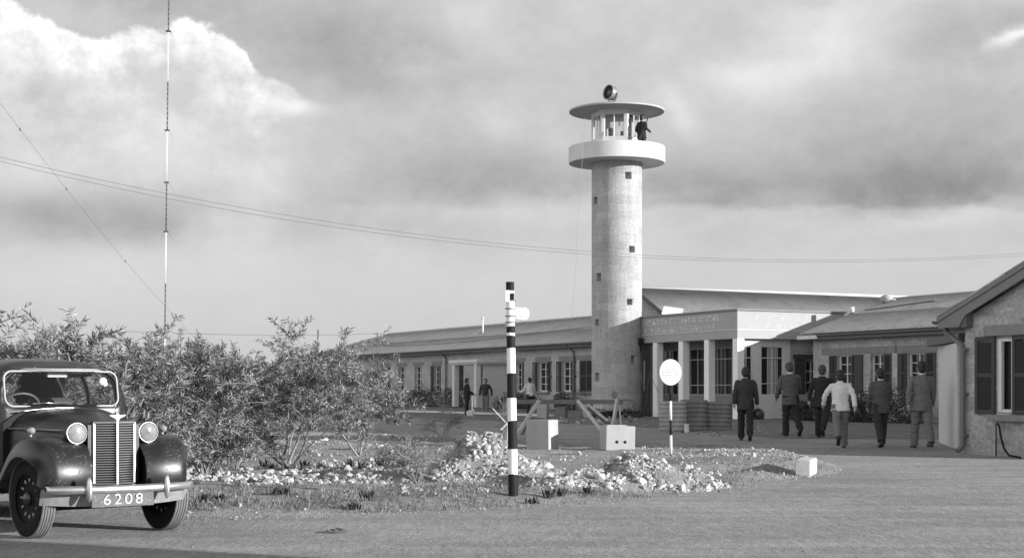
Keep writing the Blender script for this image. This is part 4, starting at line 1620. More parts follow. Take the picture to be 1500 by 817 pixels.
for t in (0.22, 0.47, 0.72, 0.88):
    p = g0.lerp(g1, t)
    mb.sphere(p + Vector((0, 0, -0.6 * math.sin(math.pi * t))), (0.05, 0.05, 0.09), 6)
tag(mb.build('guy_wire', M_WIRE), 'long guy wire slanting down from the upper left past the radio mast', 'wire')


def wire(pts, Y0, Y1, r, label, ext=True):
    """hanging wire through photo points, running from depth Y0 at the left to Y1 at the right"""
    xs_ = np.array([p[0] for p in pts], float)
    ys_ = np.array([p[1] for p in pts], float)
    co = np.polyfit(xs_, ys_, min(3, len(pts) - 1))
    out = []
    lo, hi = xs_.min(), xs_.max()
    if ext:
        lo, hi = lo - 60, hi + 60
    for k in range(49):
        x = lo + (hi - lo) * k / 48
        y = np.polyval(co, x)
        t = (x - xs_.min()) / (xs_.max() - xs_.min())
        Y = 1.0 / ((1 - t) / Y0 + t / Y1)
        out.append(at(x, y, Y))
    mb = MB()
    mb.tube(out, r, 5)
    return tag(mb.build('overhead_wire', M_WIRE), label, 'wire', 'overhead wires')


wire([(0, 230), (243, 284), (500, 327), (750, 358), (900, 372), (1150, 381), (1300, 379), (1500, 371)], 42, 60, 0.007,
     'upper of the two long overhead wires sagging across the sky')
wire([(0, 236), (243, 291), (500, 334), (750, 363), (900, 375), (1150, 384), (1300, 383), (1500, 374)], 42, 60, 0.007,
     'lower of the two long overhead wires sagging across the sky')
wire([(150, 484), (300, 489), (420, 491), (553, 488)], 80, 90, 0.014, 'low thin wire just above the shrub tops', ext=False)
wire([(545, 506), (620, 505), (740, 494), (868, 478), ], 82, 64.5, 0.014, 'pale telephone wire running along the left wing roof', ext=False)
mb = MB()
p0 = at(553, 487, 88)
mb.tube([(p0.x, 88, 0), p0], 0.03, 6)
mb.bar((p0.x - 0.2, 88, p0.z - 0.08), (p0.x + 0.2, 88, p0.z - 0.08), 0.04, 0.04)
tag(mb.build('wire_pole', M_PIPE), 'thin pole carrying the low wire at the end of the left wing', 'pole')
mb = MB()
p0 = at(466, 483, 92)
mb.tube([(p0.x, 92, 0), p0], 0.05, 6)
tag(mb.build('post', M_PIPE), 'small dark post showing above the middle shrub top', 'post')

# ------------------------------------------------------------------ striped pole, road sign, blocks
PY = 17.0
pb = gp(752, 733)
pb.z = vh(pb.x, pb.y) - 0.02
SP = empty('striped_pole', (pb.x, pb.y, 0.0), 0.0, 'slightly leaning black and white banded pole at the road edge', 'pole')
ptop = at(747, 413, pb.y)
lean = (ptop.x - pb.x) / (ptop.z - 0.0)


def pp(py):
    z = CZ + (HY - py) / F * pb.y
    return Vector((lean * z, 0, z))


segs = [(413, 425, 0), (425, 478, 1), (478, 487, 0), (487, 492, 1), (492, 510, 0), (510, 547, 1), (547, 582, 0), (582, 616, 1), (616, 657, 0), (657, 694, 1), (694, 731, 0), (731, 742, 1)]
rngp = random.Random(3)
for cname, cid in (('pole_black_bands', 0), ('pole_white_bands', 1)):
    mb = MB()
    for a, b, c in segs:
        if c != cid:
            continue
        n = 20
        rs = []
        for (py, jit) in ((a, 1), (b, 1)):
            q = pp(py)
            rad = 0.046 + 0.010 * (1 - (q.z) / 2.5)
            tl = 0.006
            rs.append([q + Vector((rad * math.cos(2 * math.pi * k / n), rad * math.sin(2 * math.pi * k / n), tl * math.cos(2 * math.pi * k / n + a) if 413 < py < 740 else 0)) for k in range(n)])
        vr = mb.rings(rs, cap=True)
    o = mb.build('band', M_BLACK if cid == 0 else M_WHITE, SP)
    o.data.set_sharp_from_angle(angle=R(40))
mb = MB()
q = pp(434)
mb.box(q + Vector((-0.032, -0.052, 0.0)), (0.05, 0.02, 0.135), bevel=0.004)
mb.build('number_plate', M_WHITE, SP)
mb = MB()
mb.box(q + Vector((0.022, -0.050, -0.005)), (0.045, 0.016, 0.075), bevel=0.003)
mb.build('dark_plate', M_BLACK, SP)
mb = MB()
for py in (440, 452, 463, 472):
    q = pp(py)
    mb.tube([q + Vector((0.058 * math.cos(2 * math.pi * k / 12), 0.058 * math.sin(2 * math.pi * k / 12), 0)) for k in range(13)], 0.006, 5)
mb.build('wire_tie', M_PIPE, SP)
fl = MB()
q = pp(459.5)
X0 = 0.035
prof = [(X0, 0.075), (0.155, 0.07), (0.185, 0.04), (0.195, 0.0), (0.18, -0.05), (0.155, -0.068), (X0, -0.05)]
fl.prism([(q.x + a, -0.012, q.z + b) for a, b in prof], (0.02, 0.012, 0))
fo = fl.build('direction_sign', M_WHITE, SP)
mk = MB()   # faint worn marks
r4 = random.Random(8)
for row, (n, z0) in enumerate(((2, 0.03), (4, -0.012), (4, -0.035))):
    for k in range(n):
        mk.box((q.x + 0.06 + k * 0.024 + r4.uniform(-.004, .004), -0.0135, q.z + z0), (0.012, 0.002, 0.012 if row else 0.02))
mk.build('faint_lettering', mat('faint_mark', 0.55, 0.8), fo)

sgp = gp(983, 673)
sgp.z = vh(sgp.x, sgp.y) - 0.03
SG = empty('round_sign', (sgp.x, sgp.y, 0.0), 0.0, 'round white sign on a thin black and white banded post', 'road sign')


def sq(py):
    return Vector(((982.5 - 983.5) / F * sgp.y * (673 - py) / 110, 0, CZ + (HY - py) / F * sgp.y))


for nm, m_, sg in (('post', M_BLACK, [(560, 587), (615, 637), (665, 680)]), ('post_band', M_WHITE, [(587, 615), (637, 665)])):
    mb = MB()
    for a, b in sg:
        mb.tube([sq(b), sq(a)], 0.021 if nm == 'post' else 0.024, 12)
    mb.build(nm, m_, SG)
c = sq(545)
nrm = Vector((0.46, -0.89, 0.0)).normalized()
Mq = Matrix.Translation(c + Vector((0, -0.04, 0))) @ nrm.to_track_quat('Z', 'Y').to_matrix().to_4x4()
mb = MB()
mb.lathe([(0.0, -0.012), (0.228, -0.012), (0.234, -0.006), (0.234, 0.002), (0.228, 0.006), (0.0, 0.006)], 40, Mq)
di = mb.build('disc', mat('sign_white', 0.52, 0.7, 0.05, 6), SG)
di.data.set_sharp_from_angle(angle=R(40))
mk = MB()
r4 = random.Random(5)
rt = Mq.to_3x3() @ Vector((1, 0, 0))
if rt.x < 0:
    rt = -rt
for row, (wid, zz) in enumerate(((0.26, 0.055), (0.36, 0.0), (0.32, -0.05))):
    x = -wid / 2
    while x < wid / 2:
        w = r4.uniform(0.015, 0.03)
        mk.box(c + Vector((0, -0.04, 0)) + nrm * 0.007 + rt * (x + w / 2) + Vector((0, 0, zz)), (w, 0.03, 0.002), Matrix((rt, Vector((0, 0, 1)), nrm)).transposed())
        x += w + r4.uniform(0.008, 0.016)
mk.build('faint_lettering', mat('faint_mark2', 0.32, 0.8), SG)

# concrete blocks
rot_b = R(-14)
p = gp(795, 661)
mb = MB()
mb.box((0, 0, 0.29), (0.50, 0.42, 0.62), bevel=0.012)
o = mb.build('concrete_block', M_CONC)
o.location = (p.x, p.y + 0.2, vh(p.x, p.y) - 0.02)
o.rotation_euler = (0, R(-0.8), R(-29))
tag(o, 'plain upright concrete block beside the striped pole', 'block')
p = gp(909, 663)
mb = MB()
mb.holed(lambda u, v, dd: (u, dd, v), [-0.29, 0.29], [0, 0.475], [], 0)
bm_b = MB()
bm_b.box((0, 0.24, 0.235), (0.585, 0.48, 0.475), bevel=0.01)
bm_b.box((-0.05, 0.25, 0.478), (0.40, 0.32, 0.03), bevel=0.01)
o = bm_b.build('concrete_block', M_CONC)
mb.bm.free()
o.location = (p.x, p.y, vh(p.x, p.y) - 0.02)
o.rotation_euler = (0, R(1.0), R(12))
tag(o, 'squat concrete block with two round holes in its face', 'block')
mb = MB()
for xx in (-0.075, 0.09):
    mb.lathe([(0.0, 0.0), (0.030, 0.0), (0.030, 0.004), (0.0, 0.004)], 16, Matrix.Translation((xx, -0.003, 0.165)) @ Matrix.Rotation(R(90), 4, 'X'))
h_ = mb.build('hole', M_DARK, o)
p = gp(1180, 697)
mb = MB()
mb.prism([(-0.11, -0.13, 0), (0.11, -0.13, 0), (0.12, 0.45, 0), (-0.10, 0.45, 0)], (0, 0, 0.27))
es = list(mb.bm.edges)
bmesh.ops.bevel(mb.bm, geom=es, offset=0.015, segments=2, affect='EDGES')
o = mb.build('kerb_stone', M_WHITE_O)
o.location = (p.x, p.y + 0.13, vh(p.x, p.y) - 0.03)
o.rotation_euler = (R(2), R(2), R(-20))
tag(o, 'whitewashed kerb stone standing alone at the tip of the verge', 'kerb stone')

# wooden road barrier with trestles
BY = 38.5
bz = gz(0, BY)


def bp(px, py, Y=BY):
    return at(px, py, Y)


BR = empty('barrier', (bp(840, 600).x, BY, bz), 0.0, 'rough wooden barrier rail on trestle legs behind the concrete blocks', 'barrier')
o0 = Vector((bp(840, 600).x, BY, bz))
mb = MB()
mb.bar(bp(756, 588) - o0, bp(913, 588.5) - o0, 0.08, 0.115, bevel=0.006)
mb.build('rail', M_WOOD, BR)
for (a, b, dy) in (((790, 586), (757, 637), -0.45), ((783, 588), (763, 640), 0.5), ((846, 586), (886, 636), -0.45), ((861, 596), (893, 622), 0.4)):
    mb = MB()
    A = bp(*a, BY + dy * 0.1) - o0
    B = bp(*b, BY + dy) - o0
    mb.bar(A, B, 0.05, 0.085, bevel=0.004)
    mb.build('leg', M_WOOD if dy > 0 else mat('pale_wood', 0.5, 0.8, 0.15, 5, kind='streak'), BR)
mb = MB()
mb.bar(bp(904, 585, BY - .2) - o0, bp(895, 640, BY - .5) - o0, 0.05, 0.11, bevel=0.004)
mb.bar(bp(907, 594, BY - .2) - o0, bp(911, 640, BY - .5) - o0, 0.03, 0.05, bevel=0.004)
mb.build('leg', mat('pale_wood', 0.5), BR)
mb = MB()
pts = [bp(870, 587), bp(905, 586), bp(922, 585.5), bp(928, 588), bp(929, 592), bp(926, 595)]
mb.tube([q - o0 for q in pts], 0.022, 8)
mb.build('hooked_bar', M_PIPE, BR)
mb = MB()
mb.bar(bp(861, 592, 37.2), bp(890, 616, 37.2), 0.03, 0.06, bevel=0.004)
tag(mb.build('plank', mat('pale_wood', 0.5)), 'pale loose batten leaning on the wooden barrier', 'plank')

# stubs and boxes seen beneath the rail
for (px0, px1, pyt, pyb, Y, nm, lb, ct) in [
        (788, 803, 588, 611, 60.5, 'pillar_stub', 'low square plaster pillar stub seen under the left half of the barrier', 'pillar'),
        (817, 830, 597, 612, 60.0, 'crate', 'small pale crate standing on the verge under the barrier', 'crate'),
        (855, 867, 589, 610, 61.0, 'pillar_stub', 'low square plaster pillar stub near the foot of the tower', 'pillar')]:
    a, b = at(px0, pyb, Y), at(px1, pyt, Y)
    mb = MB()
    hgt = b.z - 0.05
    mb.box((0, 0, hgt / 2), (b.x - a.x, 0.35, hgt), bevel=0.012)
    mb.box((0, 0, hgt + 0.02), (b.x - a.x + 0.04, 0.39, 0.04), bevel=0.008)
    o = mb.build(nm, M_CONC if nm == 'pillar_stub' else M_WOOD)
    o.location = ((a.x + b.x) / 2, Y, 0.06)
    o.rotation_euler = (0, 0, R(-20))
    tag(o, lb, ct)

# white hooked standpipe by the two men
sp_ = gp(692, 611.5)
mb = MB()
hh = 31 / F * sp_.y
mb.tube([(0, 0, -0.05), (0, 0, hh - 0.06), (0.03, 0, hh - 0.01), (0.09, 0, hh), (0.14, 0, hh - 0.02), (0.16, 0, hh - 0.10)], 0.035, 8)
o = mb.build('standpipe', M_WHITE)
o.location = sp_
tag(o, 'white water standpipe with a hooked spout beside the two men', 'standpipe')

# corrugated iron sheets in front of the porch
CY = 41.6
for i, (px0, px1, pyt, pyb, tone) in enumerate([(966, 1006, 587, 629, 1), (997, 1037, 585, 631, 0), (1030, 1072, 588, 633, 0)]):
    a, b = at(px0, pyb, CY + 0.12 * i), at(px1, pyt, CY + 0.12 * i)
    w, h = b.x - a.x, b.z - 0.1
    mb = MB()
    rows = []
    for k in range(57):
        v = k / 56
        rows.append([(w * (u / 4 - 0.5), 0.016 * math.cos(2 * math.pi * v * 7) + 0.004 * math.sin(u * 2 + i), h * v) for u in range(5)])
    mb.grid(rows)
    o = mb.build('corrugated_sheet', mat('zinc_sheet', 0.30, 0.6, 0.3, 2.5, kind='streak') if tone else M_IRON)
    o.modifiers.new('thickness', 'SOLIDIFY').thickness = 0.006
    o.location = ((a.x + b.x) / 2, CY + 0.12 * i, 0.10)
    o.rotation_euler = (R(-4), R((-0.5, 0.8, 1.2)[i]), R((-4, 3, -3)[i]))
    tag(o, ('pale corrugated iron sheet on edge behind the round sign post', 'dark rusty corrugated iron sheet standing between two others',
            'corrugated iron sheet on edge nearest the white corner column')[i], 'iron sheet')
mb = MB()
mb.lathe([(0.0, 0), (0.07, 0), (0.07, 0.02), (0.065, 0.03), (0.065, 0.2), (0.07, 0.21), (0.07, 0.23), (0.0, 0.23)], 16)
o = mb.build('tin_can', M_WHITE_O)
p = gp(1006, 634)
o.location = (p.x, p.y, p.z + 0.02)
tag(o, 'small white tin standing in front of the corrugated sheets', 'tin')
mb = MB()
mb.bar((-0.45, 0, 0.06), (0.45, 0.2, 0.06), 0.3, 0.04)
o = mb.build('plank', M_WOOD)
o.location = gp(1128, 620)
tag(o, 'dark board lying on the earth in front of the porch window', 'plank')

# ------------------------------------------------------------------ plants
M_LEAF = mat('shrub_leaf', 0.205, 0.5, kind='leaf', spec=0.5, lv=1.75)
M_LEAF_D = mat('dark_bush_leaf', 0.05, 0.6, kind='leaf', lv=0.9)
M_LEAF_P = mat('pale_shrub_leaf', 0.25, 0.5, kind='leaf', lv=1.6)
M_DRY = mat('dry_stalk', 0.30, 0.8, kind='leaf', lv=0.9)
M_GRASS = mat('dry_grass', 0.17, 0.85, kind='leaf', lv=1.0)
M_BARK = mat('pale_bark', 0.24, 0.9, 0.2, 6, bump=0.4)


def leaves_mesh(name, P, D, L_, Wd, m, parent, seed=0):
    """P: (n,3) bases, D: (n,3) unit directions"""
    r = np.random.default_rng(seed)
    n = len(P)
    up = r.normal(size=(n, 3))
    S = np.cross(D, up)
    S /= np.linalg.norm(S, axis=1)[:, None] + 1e-9
    Nn = np.cross(D, S)
    L_ = L_[:, None]
    Wd = Wd[:, None]
    bend = r.uniform(-0.12, 0.12, (n, 1))
    v0 = P
    v1 = P + D * L_ * 0.30 + S * Wd * 0.42
    v2 = P + D * L_ * 0.70 + S * Wd * 0.40 + Nn * bend * L_
    v3 = P + D * L_ + Nn * bend * 1.8 * L_
    v4 = P + D * L_ * 0.70 - S * Wd * 0.40 + Nn * bend * L_
    v5 = P + D * L_ * 0.30 - S * Wd * 0.42
    V = np.stack([v0, v1, v2, v3, v4, v5], 1).reshape(-1, 3)
    b = np.arange(n)[:, None] * 6
    Fc = np.concatenate([b + np.array([[0, 1, 2, 5]]), b + np.array([[5, 2, 3, 4]])], 0)
    # faces: (0,1,2,5) and (5,2,3,4)
    return np_mesh(name, V, Fc, m, parent)


def shrub(name, loc, h, rx, ry, seed, label, cat='shrub', group=None, stems=5, leaf=(0.115, 0.02), per=26, m=None, low=0.22, tw=0.4, spread=0.9,
          trunk=0.04, droop=0.25):
    """a many-stemmed shrub: forking limbs, then twigs set with narrow leaves"""
    r = random.Random(seed)
    segs = []      # (points, radii)
    tips = []

    def grow(p, d, length, rad, lev):
        pts, rr = [p.copy()], [rad]
        n = 4
        q = p.copy()
        for k in range(n):
            d = (d + Vector((r.gauss(0, .13), r.gauss(0, .13), r.gauss(0, .10) + (0.05 if lev < 2 else -0.04)))).normalized()
            q = q + d * (length / n)
            pts.append(q.copy())
            rr.append(rad * (1 - 0.45 * (k + 1) / n))
        segs.append((pts, rr, lev))
        if lev >= 3:
            tips.append((pts, d))
            return
        nb = r.choice((3, 4)) if lev == 0 else r.choice((3, 4, 4))
        for b in range(nb):
            k = r.choice((2, 3, 4)) if b else 4
            ang = r.uniform(0.3, 0.85)
            ax = d.orthogonal().normalized()
            ax.rotate(Matrix.Rotation(r.uniform(0, 6.283), 3, d))
            nd = (d * math.cos(ang) + ax * math.sin(ang))
            nd = (nd + Vector((0, 0, 0.12 - 0.1 * lev))).normalized()
            grow(pts[k], nd, length * r.uniform(0.55, 0.85), rr[k] * 0.62, lev + 1)

    for s_ in range(stems):
        a = 2 * math.pi * s_ / stems + r.uniform(-.4, .4)
        sp = spread * r.uniform(0.5, 1.1) if s_ else 0.1
        d = Vector((math.cos(a) * sp, math.sin(a) * sp, 1)).normalized()
        grow(Vector((r.uniform(-.04, .04), r.uniform(-.04, .04), 0)), d, 0.62 * r.uniform(.8, 1.15), trunk * r.uniform(.7, 1.1), 0)
    allp = np.array([p[:] for t in tips for p in t[0]])
    zmax = np.percentile(allp[:, 2], 99.3)
    xr = np.percentile(np.abs(allp[:, 0]), 97)
    yr = np.percentile(np.abs(allp[:, 1]), 97)
    sc = Vector((rx / xr, ry / yr, h / zmax))

    def S(p):
        return Vector((p.x * sc.x, p.y * sc.y, max(p.z * sc.z, 0.0)))
    root = empty(name, loc, 0.0, label, cat, group)
    tb, bb = MB(), MB()
    for pts, rr, lev in segs:
        (tb if lev == 0 else bb).tube([S(p) for p in pts], [max(x, 0.004) for x in rr], 7 if lev == 0 else (5 if lev < 3 else 3), caps=False)
    tb.build('trunk', M_BARK, root)
    bb.build('branches', M_BARK, root)
    P, D = [], []
    nr = np.random.default_rng(seed)
    for pts, d in tips:
        pts = [S(p) for p in pts]
        nl = int(per * r.uniform(0.5, 1.4))
        for k in range(nl):
            t = r.uniform(0.05, 1.0) * (len(pts) - 1)
            i = min(int(t), len(pts) - 2)
            p = pts[i].lerp(pts[i + 1], t - i)
            if p.z < low * h and r.random() < 0.85:
                continue
            ax = (pts[i + 1] - pts[i]).normalized()
            o_ = Vector((r.gauss(0, 1), r.gauss(0, 1), r.gauss(0, 1)))
            o_ = (o_ - ax * o_.dot(ax)).normalized()
            dd = (ax * r.uniform(0.1, 1.0) + o_ * r.uniform(0.5, 1.0) + Vector((0, 0, -droop * r.random()))).normalized()
            P.append(p[:])
            D.append(dd[:])
    P, D = np.array(P), np.array(D)
    n = len(P)
    leaves_mesh('crown', P, D, nr.uniform(0.6, 1.25, n) * leaf[0], nr.uniform(0.7, 1.2, n) * leaf[1], m or M_LEAF, root, seed)
    return root


def gloc(px, Y):
    x = (px - 750) / F * Y
    return Vector((x, Y, vh(x, Y) - 0.03))


G1 = 'shrubs growing on the verge'
shrub('acacia_shrub', gloc(420, 22.9), 2.08, 1.72, 1.3, 41, 'spreading acacia shrub with bare forking pale stems on the stony verge', group=G1,
      stems=8, per=60, low=0.33, trunk=0.024, leaf=(0.088, 0.0155), spread=0.95)
shrub('acacia_shrub', gloc(45, 18.3), 2.02, 1.45, 1.2, 12, 'tall long-leaved shrub whose tips rise above the car roof', group=G1,
      stems=7, per=52, low=0.05, leaf=(0.115, 0.018))
shrub('acacia_shrub', gloc(165, 21.0), 2.0, 1.15, 1.1, 13, 'bushy shrub directly behind the car windscreen corner', group=G1,
      stems=6, per=50, low=0.05, leaf=(0.09, 0.016))
shrub('acacia_shrub', gloc(268, 24.6), 2.0, 1.35, 1.2, 14, 'dense leafy shrub between the radio mast foot and the acacia', group=G1,
      stems=7, per=60, low=0.04, leaf=(0.088, 0.0155))
shrub('acacia_shrub', gloc(345, 26.5), 2.15, 1.3, 1.1, 15, 'rear shrub filling in behind the left half of the acacia', group=G1,
      stems=6, per=50, low=0.06, leaf=(0.088, 0.0155), trunk=0.03)
shrub('acacia_shrub', gloc(525, 27.5), 1.62, 1.0, 0.9, 16, 'low spreading shrub at the right edge of the thicket', group=G1,
      stems=5, per=40, low=0.15, leaf=(0.088, 0.015), m=M_LEAF_P, trunk=0.025)
shrub('acacia_shrub', gloc(-40, 22.5), 2.4, 1.5, 1.2, 17, 'shrub at the far left edge behind the car', group=G1,
      stems=6, per=24, low=0.05, leaf=(0.12, 0.02))
shrub('low_bush', gloc(300, 20.6), 0.95, 0.62, 0.5, 18, 'low leafy bush beside the right front wing of the car', 'bush', group=G1,
      stems=6, per=16, low=0.0, leaf=(0.10, 0.018), trunk=0.02)
shrub('low_bush', gloc(345, 22.2), 0.8, 0.55, 0.5, 19, 'small twiggy bush under the left boughs of the acacia', 'bush', group=G1,
      stems=5, per=12, low=0.0, leaf=(0.09, 0.017), trunk=0.018)
shrub('low_bush', gloc(240, 19.5), 0.7, 0.6, 0.5, 27, 'low bush half hidden behind the car bumper', 'bush', group=G1,
      stems=5, per=14, low=0.0, leaf=(0.09, 0.017), trunk=0.018)
shrub('dry_shrub', gloc(612, 19.6), 0.55, 0.36, 0.3, 20, 'wispy dry shrublet in front of the tall rubble heap', 'shrub', stems=6, per=3,
      low=0.0, leaf=(0.035, 0.008), trunk=0.010, m=M_DRY)
shrub('dry_shrub', gloc(588, 22.0), 0.55, 0.36, 0.3, 21, 'grey bushy shrublet left of the tall rubble heap', 'shrub', stems=6, per=3,
      low=0.0, leaf=(0.04, 0.009), trunk=0.010, m=M_GRASS)
shrub('dry_shrub', gloc(648, 33.5), 0.75, 0.5, 0.4, 22, 'thin dry weeds standing against the shaded forecourt', 'shrub', stems=6, per=3,
      low=0.0, leaf=(0.04, 0.008), trunk=0.008, m=M_DRY)
# young sapling tied to a white stake beside the striped pole
sp0 = gp(743, 656)
shrub('sapling', (sp0.x - 0.06, sp0.y + 0.05, sp0.z), 1.05, 0.18, 0.15, 23, 'leafless young sapling tied to a white stake', 'sapling', stems=3, per=1,
      low=0.0, leaf=(0.05, 0.01), trunk=0.010, m=M_DRY, spread=0.25)
mb = MB()
mb.bar((0, 0, -0.1), (0.035, 0, 0.98), 0.03, 0.03)
o = mb.build('stake', M_WHITE)
o.location = sp0
tag(o, 'thin white stake beside the leafless sapling', 'stake')
mb = MB()
mb.bar((-0.13, -0.03, 0.38), (0.06, -0.05, 0.56), 0.03, 0.035)
mb.bar((-0.3, -0.04, 0.82), (0.0, -0.04, 0.50), 0.014, 0.014)
o2 = mb.build('tie_batten', M_WHITE, o)


def leafy(name, loc, rx, ry, rz, seed, label, n=2600, leaf=(0.085, 0.04), m=None, group=None, rz_=0.0):
    """dense low bush: leaves through a lumpy volume, on a few stems"""
    r = np.random.default_rng(seed)
    root = empty(name, loc, rz_, label, 'bush', group)
    nl = 9
    cs = r.uniform(-1, 1, (nl, 3)) * np.array([rx * 0.7, ry * 0.6, rz * 0.28]) + np.array([0, 0, rz * 0.45])
    rs = r.uniform(0.35, 0.6, nl)
    k = r.integers(0, nl, n)
    u = r.normal(size=(n, 3))
    u /= np.linalg.norm(u, axis=1)[:, None]
    rad = r.uniform(0.45, 1.0, n) ** 0.5 * r.uniform(0.8, 1.15, n)
    P = cs[k] + u * (rad * rs[k])[:, None] * np.array([min(rx, 1.2), ry, rz])
    P[:, 2] = np.abs(P[:, 2])
    D = u + r.normal(size=(n, 3)) * 0.7 + np.array([0, 0, 0.3])
    D /= np.linalg.norm(D, axis=1)[:, None]
    leaves_mesh('foliage', P, D, r.uniform(.6, 1.3, n) * leaf[0], r.uniform(.7, 1.2, n) * leaf[1], m or M_LEAF_D, root, seed)
    mb = MB()
    for q in range(nl):
        mb.tube([(cs[q][0] * 0.3, cs[q][1] * 0.3, -0.05), (cs[q][0] * .7, cs[q][1] * .7, cs[q][2] * .5), tuple(cs[q])], [0.02, 0.014, 0.008], 5)
    mb.build('stems', M_BARK, root)
    return root


G2 = 'dark bushes along the building fronts'
LWm = Matrix.Translation(W0) @ Matrix.Rotation(ROT, 4, 'Z')


def on_lw(px, dy, z=0.24):
    return LWm @ Vector((lx(px, W0), dy, z))


def on_rwg(px, dy, z=0.02):
    return RWm @ Vector((lx(px, V0), dy, z))


for i, (px, rx, rz, lb) in enumerate([
        (558, 1.5, 0.85, 'dark bush at the far left end of the left wing'),
        (580, 1.5, 0.7, 'dark bush below the narrow windows of the left wing'),
        (625, 1.7, 0.85, 'dark bush below the shuttered window left of the small porch'),
        (648, 1.4, 1.15, 'taller dark bush beside the left porch column'),
        (682, 0.9, 1.0, 'dark bush inside the small porch behind the man in black'),
        (768, 1.2, 0.8, 'dark bush below the first window right of the striped pole'),
        (786, 1.3, 0.65, 'dark bush behind the man in the white shirt'),
        (852, 1.2, 0.8, 'dark bush below the closed shutters beside the tower')]):
    leafy('bush', on_lw(px, -0.75), rx, 0.6, rz, 60 + i, lb, n=1500, group=G2, rz_=ROT)
for i, (px, dy, rx, rz, lb) in enumerate([
        (1228, -1.0, 1.0, 0.75, 'dark bush behind the man in the pale jacket'),
        (1262, -0.9, 1.2, 1.05, 'rounded dark bush below the double shuttered window'),
        (1300, -1.1, 1.3, 0.95, 'wide dark bush between the two suited men on the right'),
        (1335, -1.1, 1.2, 1.05, 'dark bush below the single shuttered window'),
        (1368, -0.8, 1.2, 1.25, 'dark bush against the pale screen wall')]):
    leafy('bush', on_rwg(px, dy * 1.6), rx, 0.8, rz, 80 + i, lb, n=2600, group=G2, rz_=ROT)
leafy('bush', at(893, 611, 61.6) * 1.0 + Vector((0, 0, -0.03)), 0.6, 0.35, 0.35, 95, 'low weedy bush at the foot of the watchtower', n=500, group=G2)
leafy('bush', at(930, 612, 61.4) + Vector((0, 0, -0.03)), 0.6, 0.35, 0.35, 96, 'low weedy bush where tower and entrance porch meet', n=500, group=G2)


# tufts of broad blades on the verge
def tuft(px, py, n, hgt, seed, label):
    p = gp(px, py)
    r = np.random.default_rng(seed)
    a = r.uniform(0, 6.283, n)
    sp = r.uniform(0.1, 0.8, n)
    D = np.stack([np.cos(a) * sp, np.sin(a) * sp, np.ones(n)], 1)
    D /= np.linalg.norm(D, axis=1)[:, None]
    P = np.stack([r.normal(0, .03, n), r.normal(0, .03, n), np.zeros(n)], 1)
    o = leaves_mesh('grass_tuft', P, D, r.uniform(.6, 1.1, n) * hgt, r.uniform(.7, 1.2, n) * 0.028, M_LEAF_D, None, seed)
    o.location = (p.x, p.y, vh(p.x, p.y))
    return tag(o, label, 'grass', 'dark grass tufts on the verge')


TL = 'dark tuft of broad grass blades growing among the white stones'
for i, (px, py, hgt) in enumerate([(387, 692, .17), (400, 693, .15), (515, 690, .17), (530, 691, .15), (405, 733, .12), (418, 731, .12),
                                   (298, 742, .12), (322, 741, .10), (520, 748, .10), (805, 733, .15), (822, 731, .13), (860, 727, .10),
                                   (1015, 714, .08), (560, 690, .2), (448, 690, .12), (470, 690, .10), (780, 737, .1), (540, 742, .14)]):
    tuft(px, py, 26, hgt, 300 + i, TL)

# flat scrap lying on the road
mb = MB()
for k in range(3):
    mb.box((0.03 * k, 0.02 * k, 0.012 + 0.008 * k), (0.16 - 0.03 * k, 0.07, 0.008), (0.1 * k, 0.14, 0.4 * k))
o = mb.build('scrap', mat('scrap_grey', 0.10, 0.9, 0.3, 8))
o.location = gp(492, 780)
o.rotation_euler = (0, 0, 0.3)
tag(o, 'small dark scrap lying alone on the near road', 'litter')

# dry grass: one mass
P, D = [], []
r = np.random.default_rng(77)
for i, (pl, n) in enumerate([([(262, 720), (760, 716), (760, 742), (640, 748), (262, 760)], 5200),
                             ([(560, 690), (700, 690), (740, 724), (560, 724)], 1500),
                             ([(440, 642), (760, 640), (760, 690), (440, 690)], 3200),
                             ([(560, 655), (680, 655), (680, 692), (560, 692)], 1800),
                             ([(262, 640), (470, 640), (470, 690), (262, 700)], 2200),
                             ([(760, 716), (1080, 698), (1090, 712), (900, 736), (760, 744)], 2600),
                             ([(930, 655), (1200, 660), (1230, 690), (1000, 700)], 350),
                             ([(1040, 694), (1230, 688), (1230, 700), (1060, 708)], 700)]):
    for p in px_region(pl, n, 400 + i):
        if fbm(p.x, p.y, 1.1, 3, 11.0) < -0.06 + 0.25 * (r.random() - 0.5):
            continue
        P.append((p.x, p.y, vh(p.x, p.y) - 0.01))
P = np.array(P)
n = len(P)
a = r.uniform(0, 6.283, n)
sp = r.uniform(0.1, 1.5, n)
D = np.stack([np.cos(a) * sp, np.sin(a) * sp, np.ones(n)], 1)
D /= np.linalg.norm(D, axis=1)[:, None]
tag(leaves_mesh('dry_grass', P, D, r.uniform(.03, .10, n), r.uniform(.006, .014, n), M_GRASS, None, 5),
    'short dry grass and weeds on the stony verge', 'grass', kind='stuff')
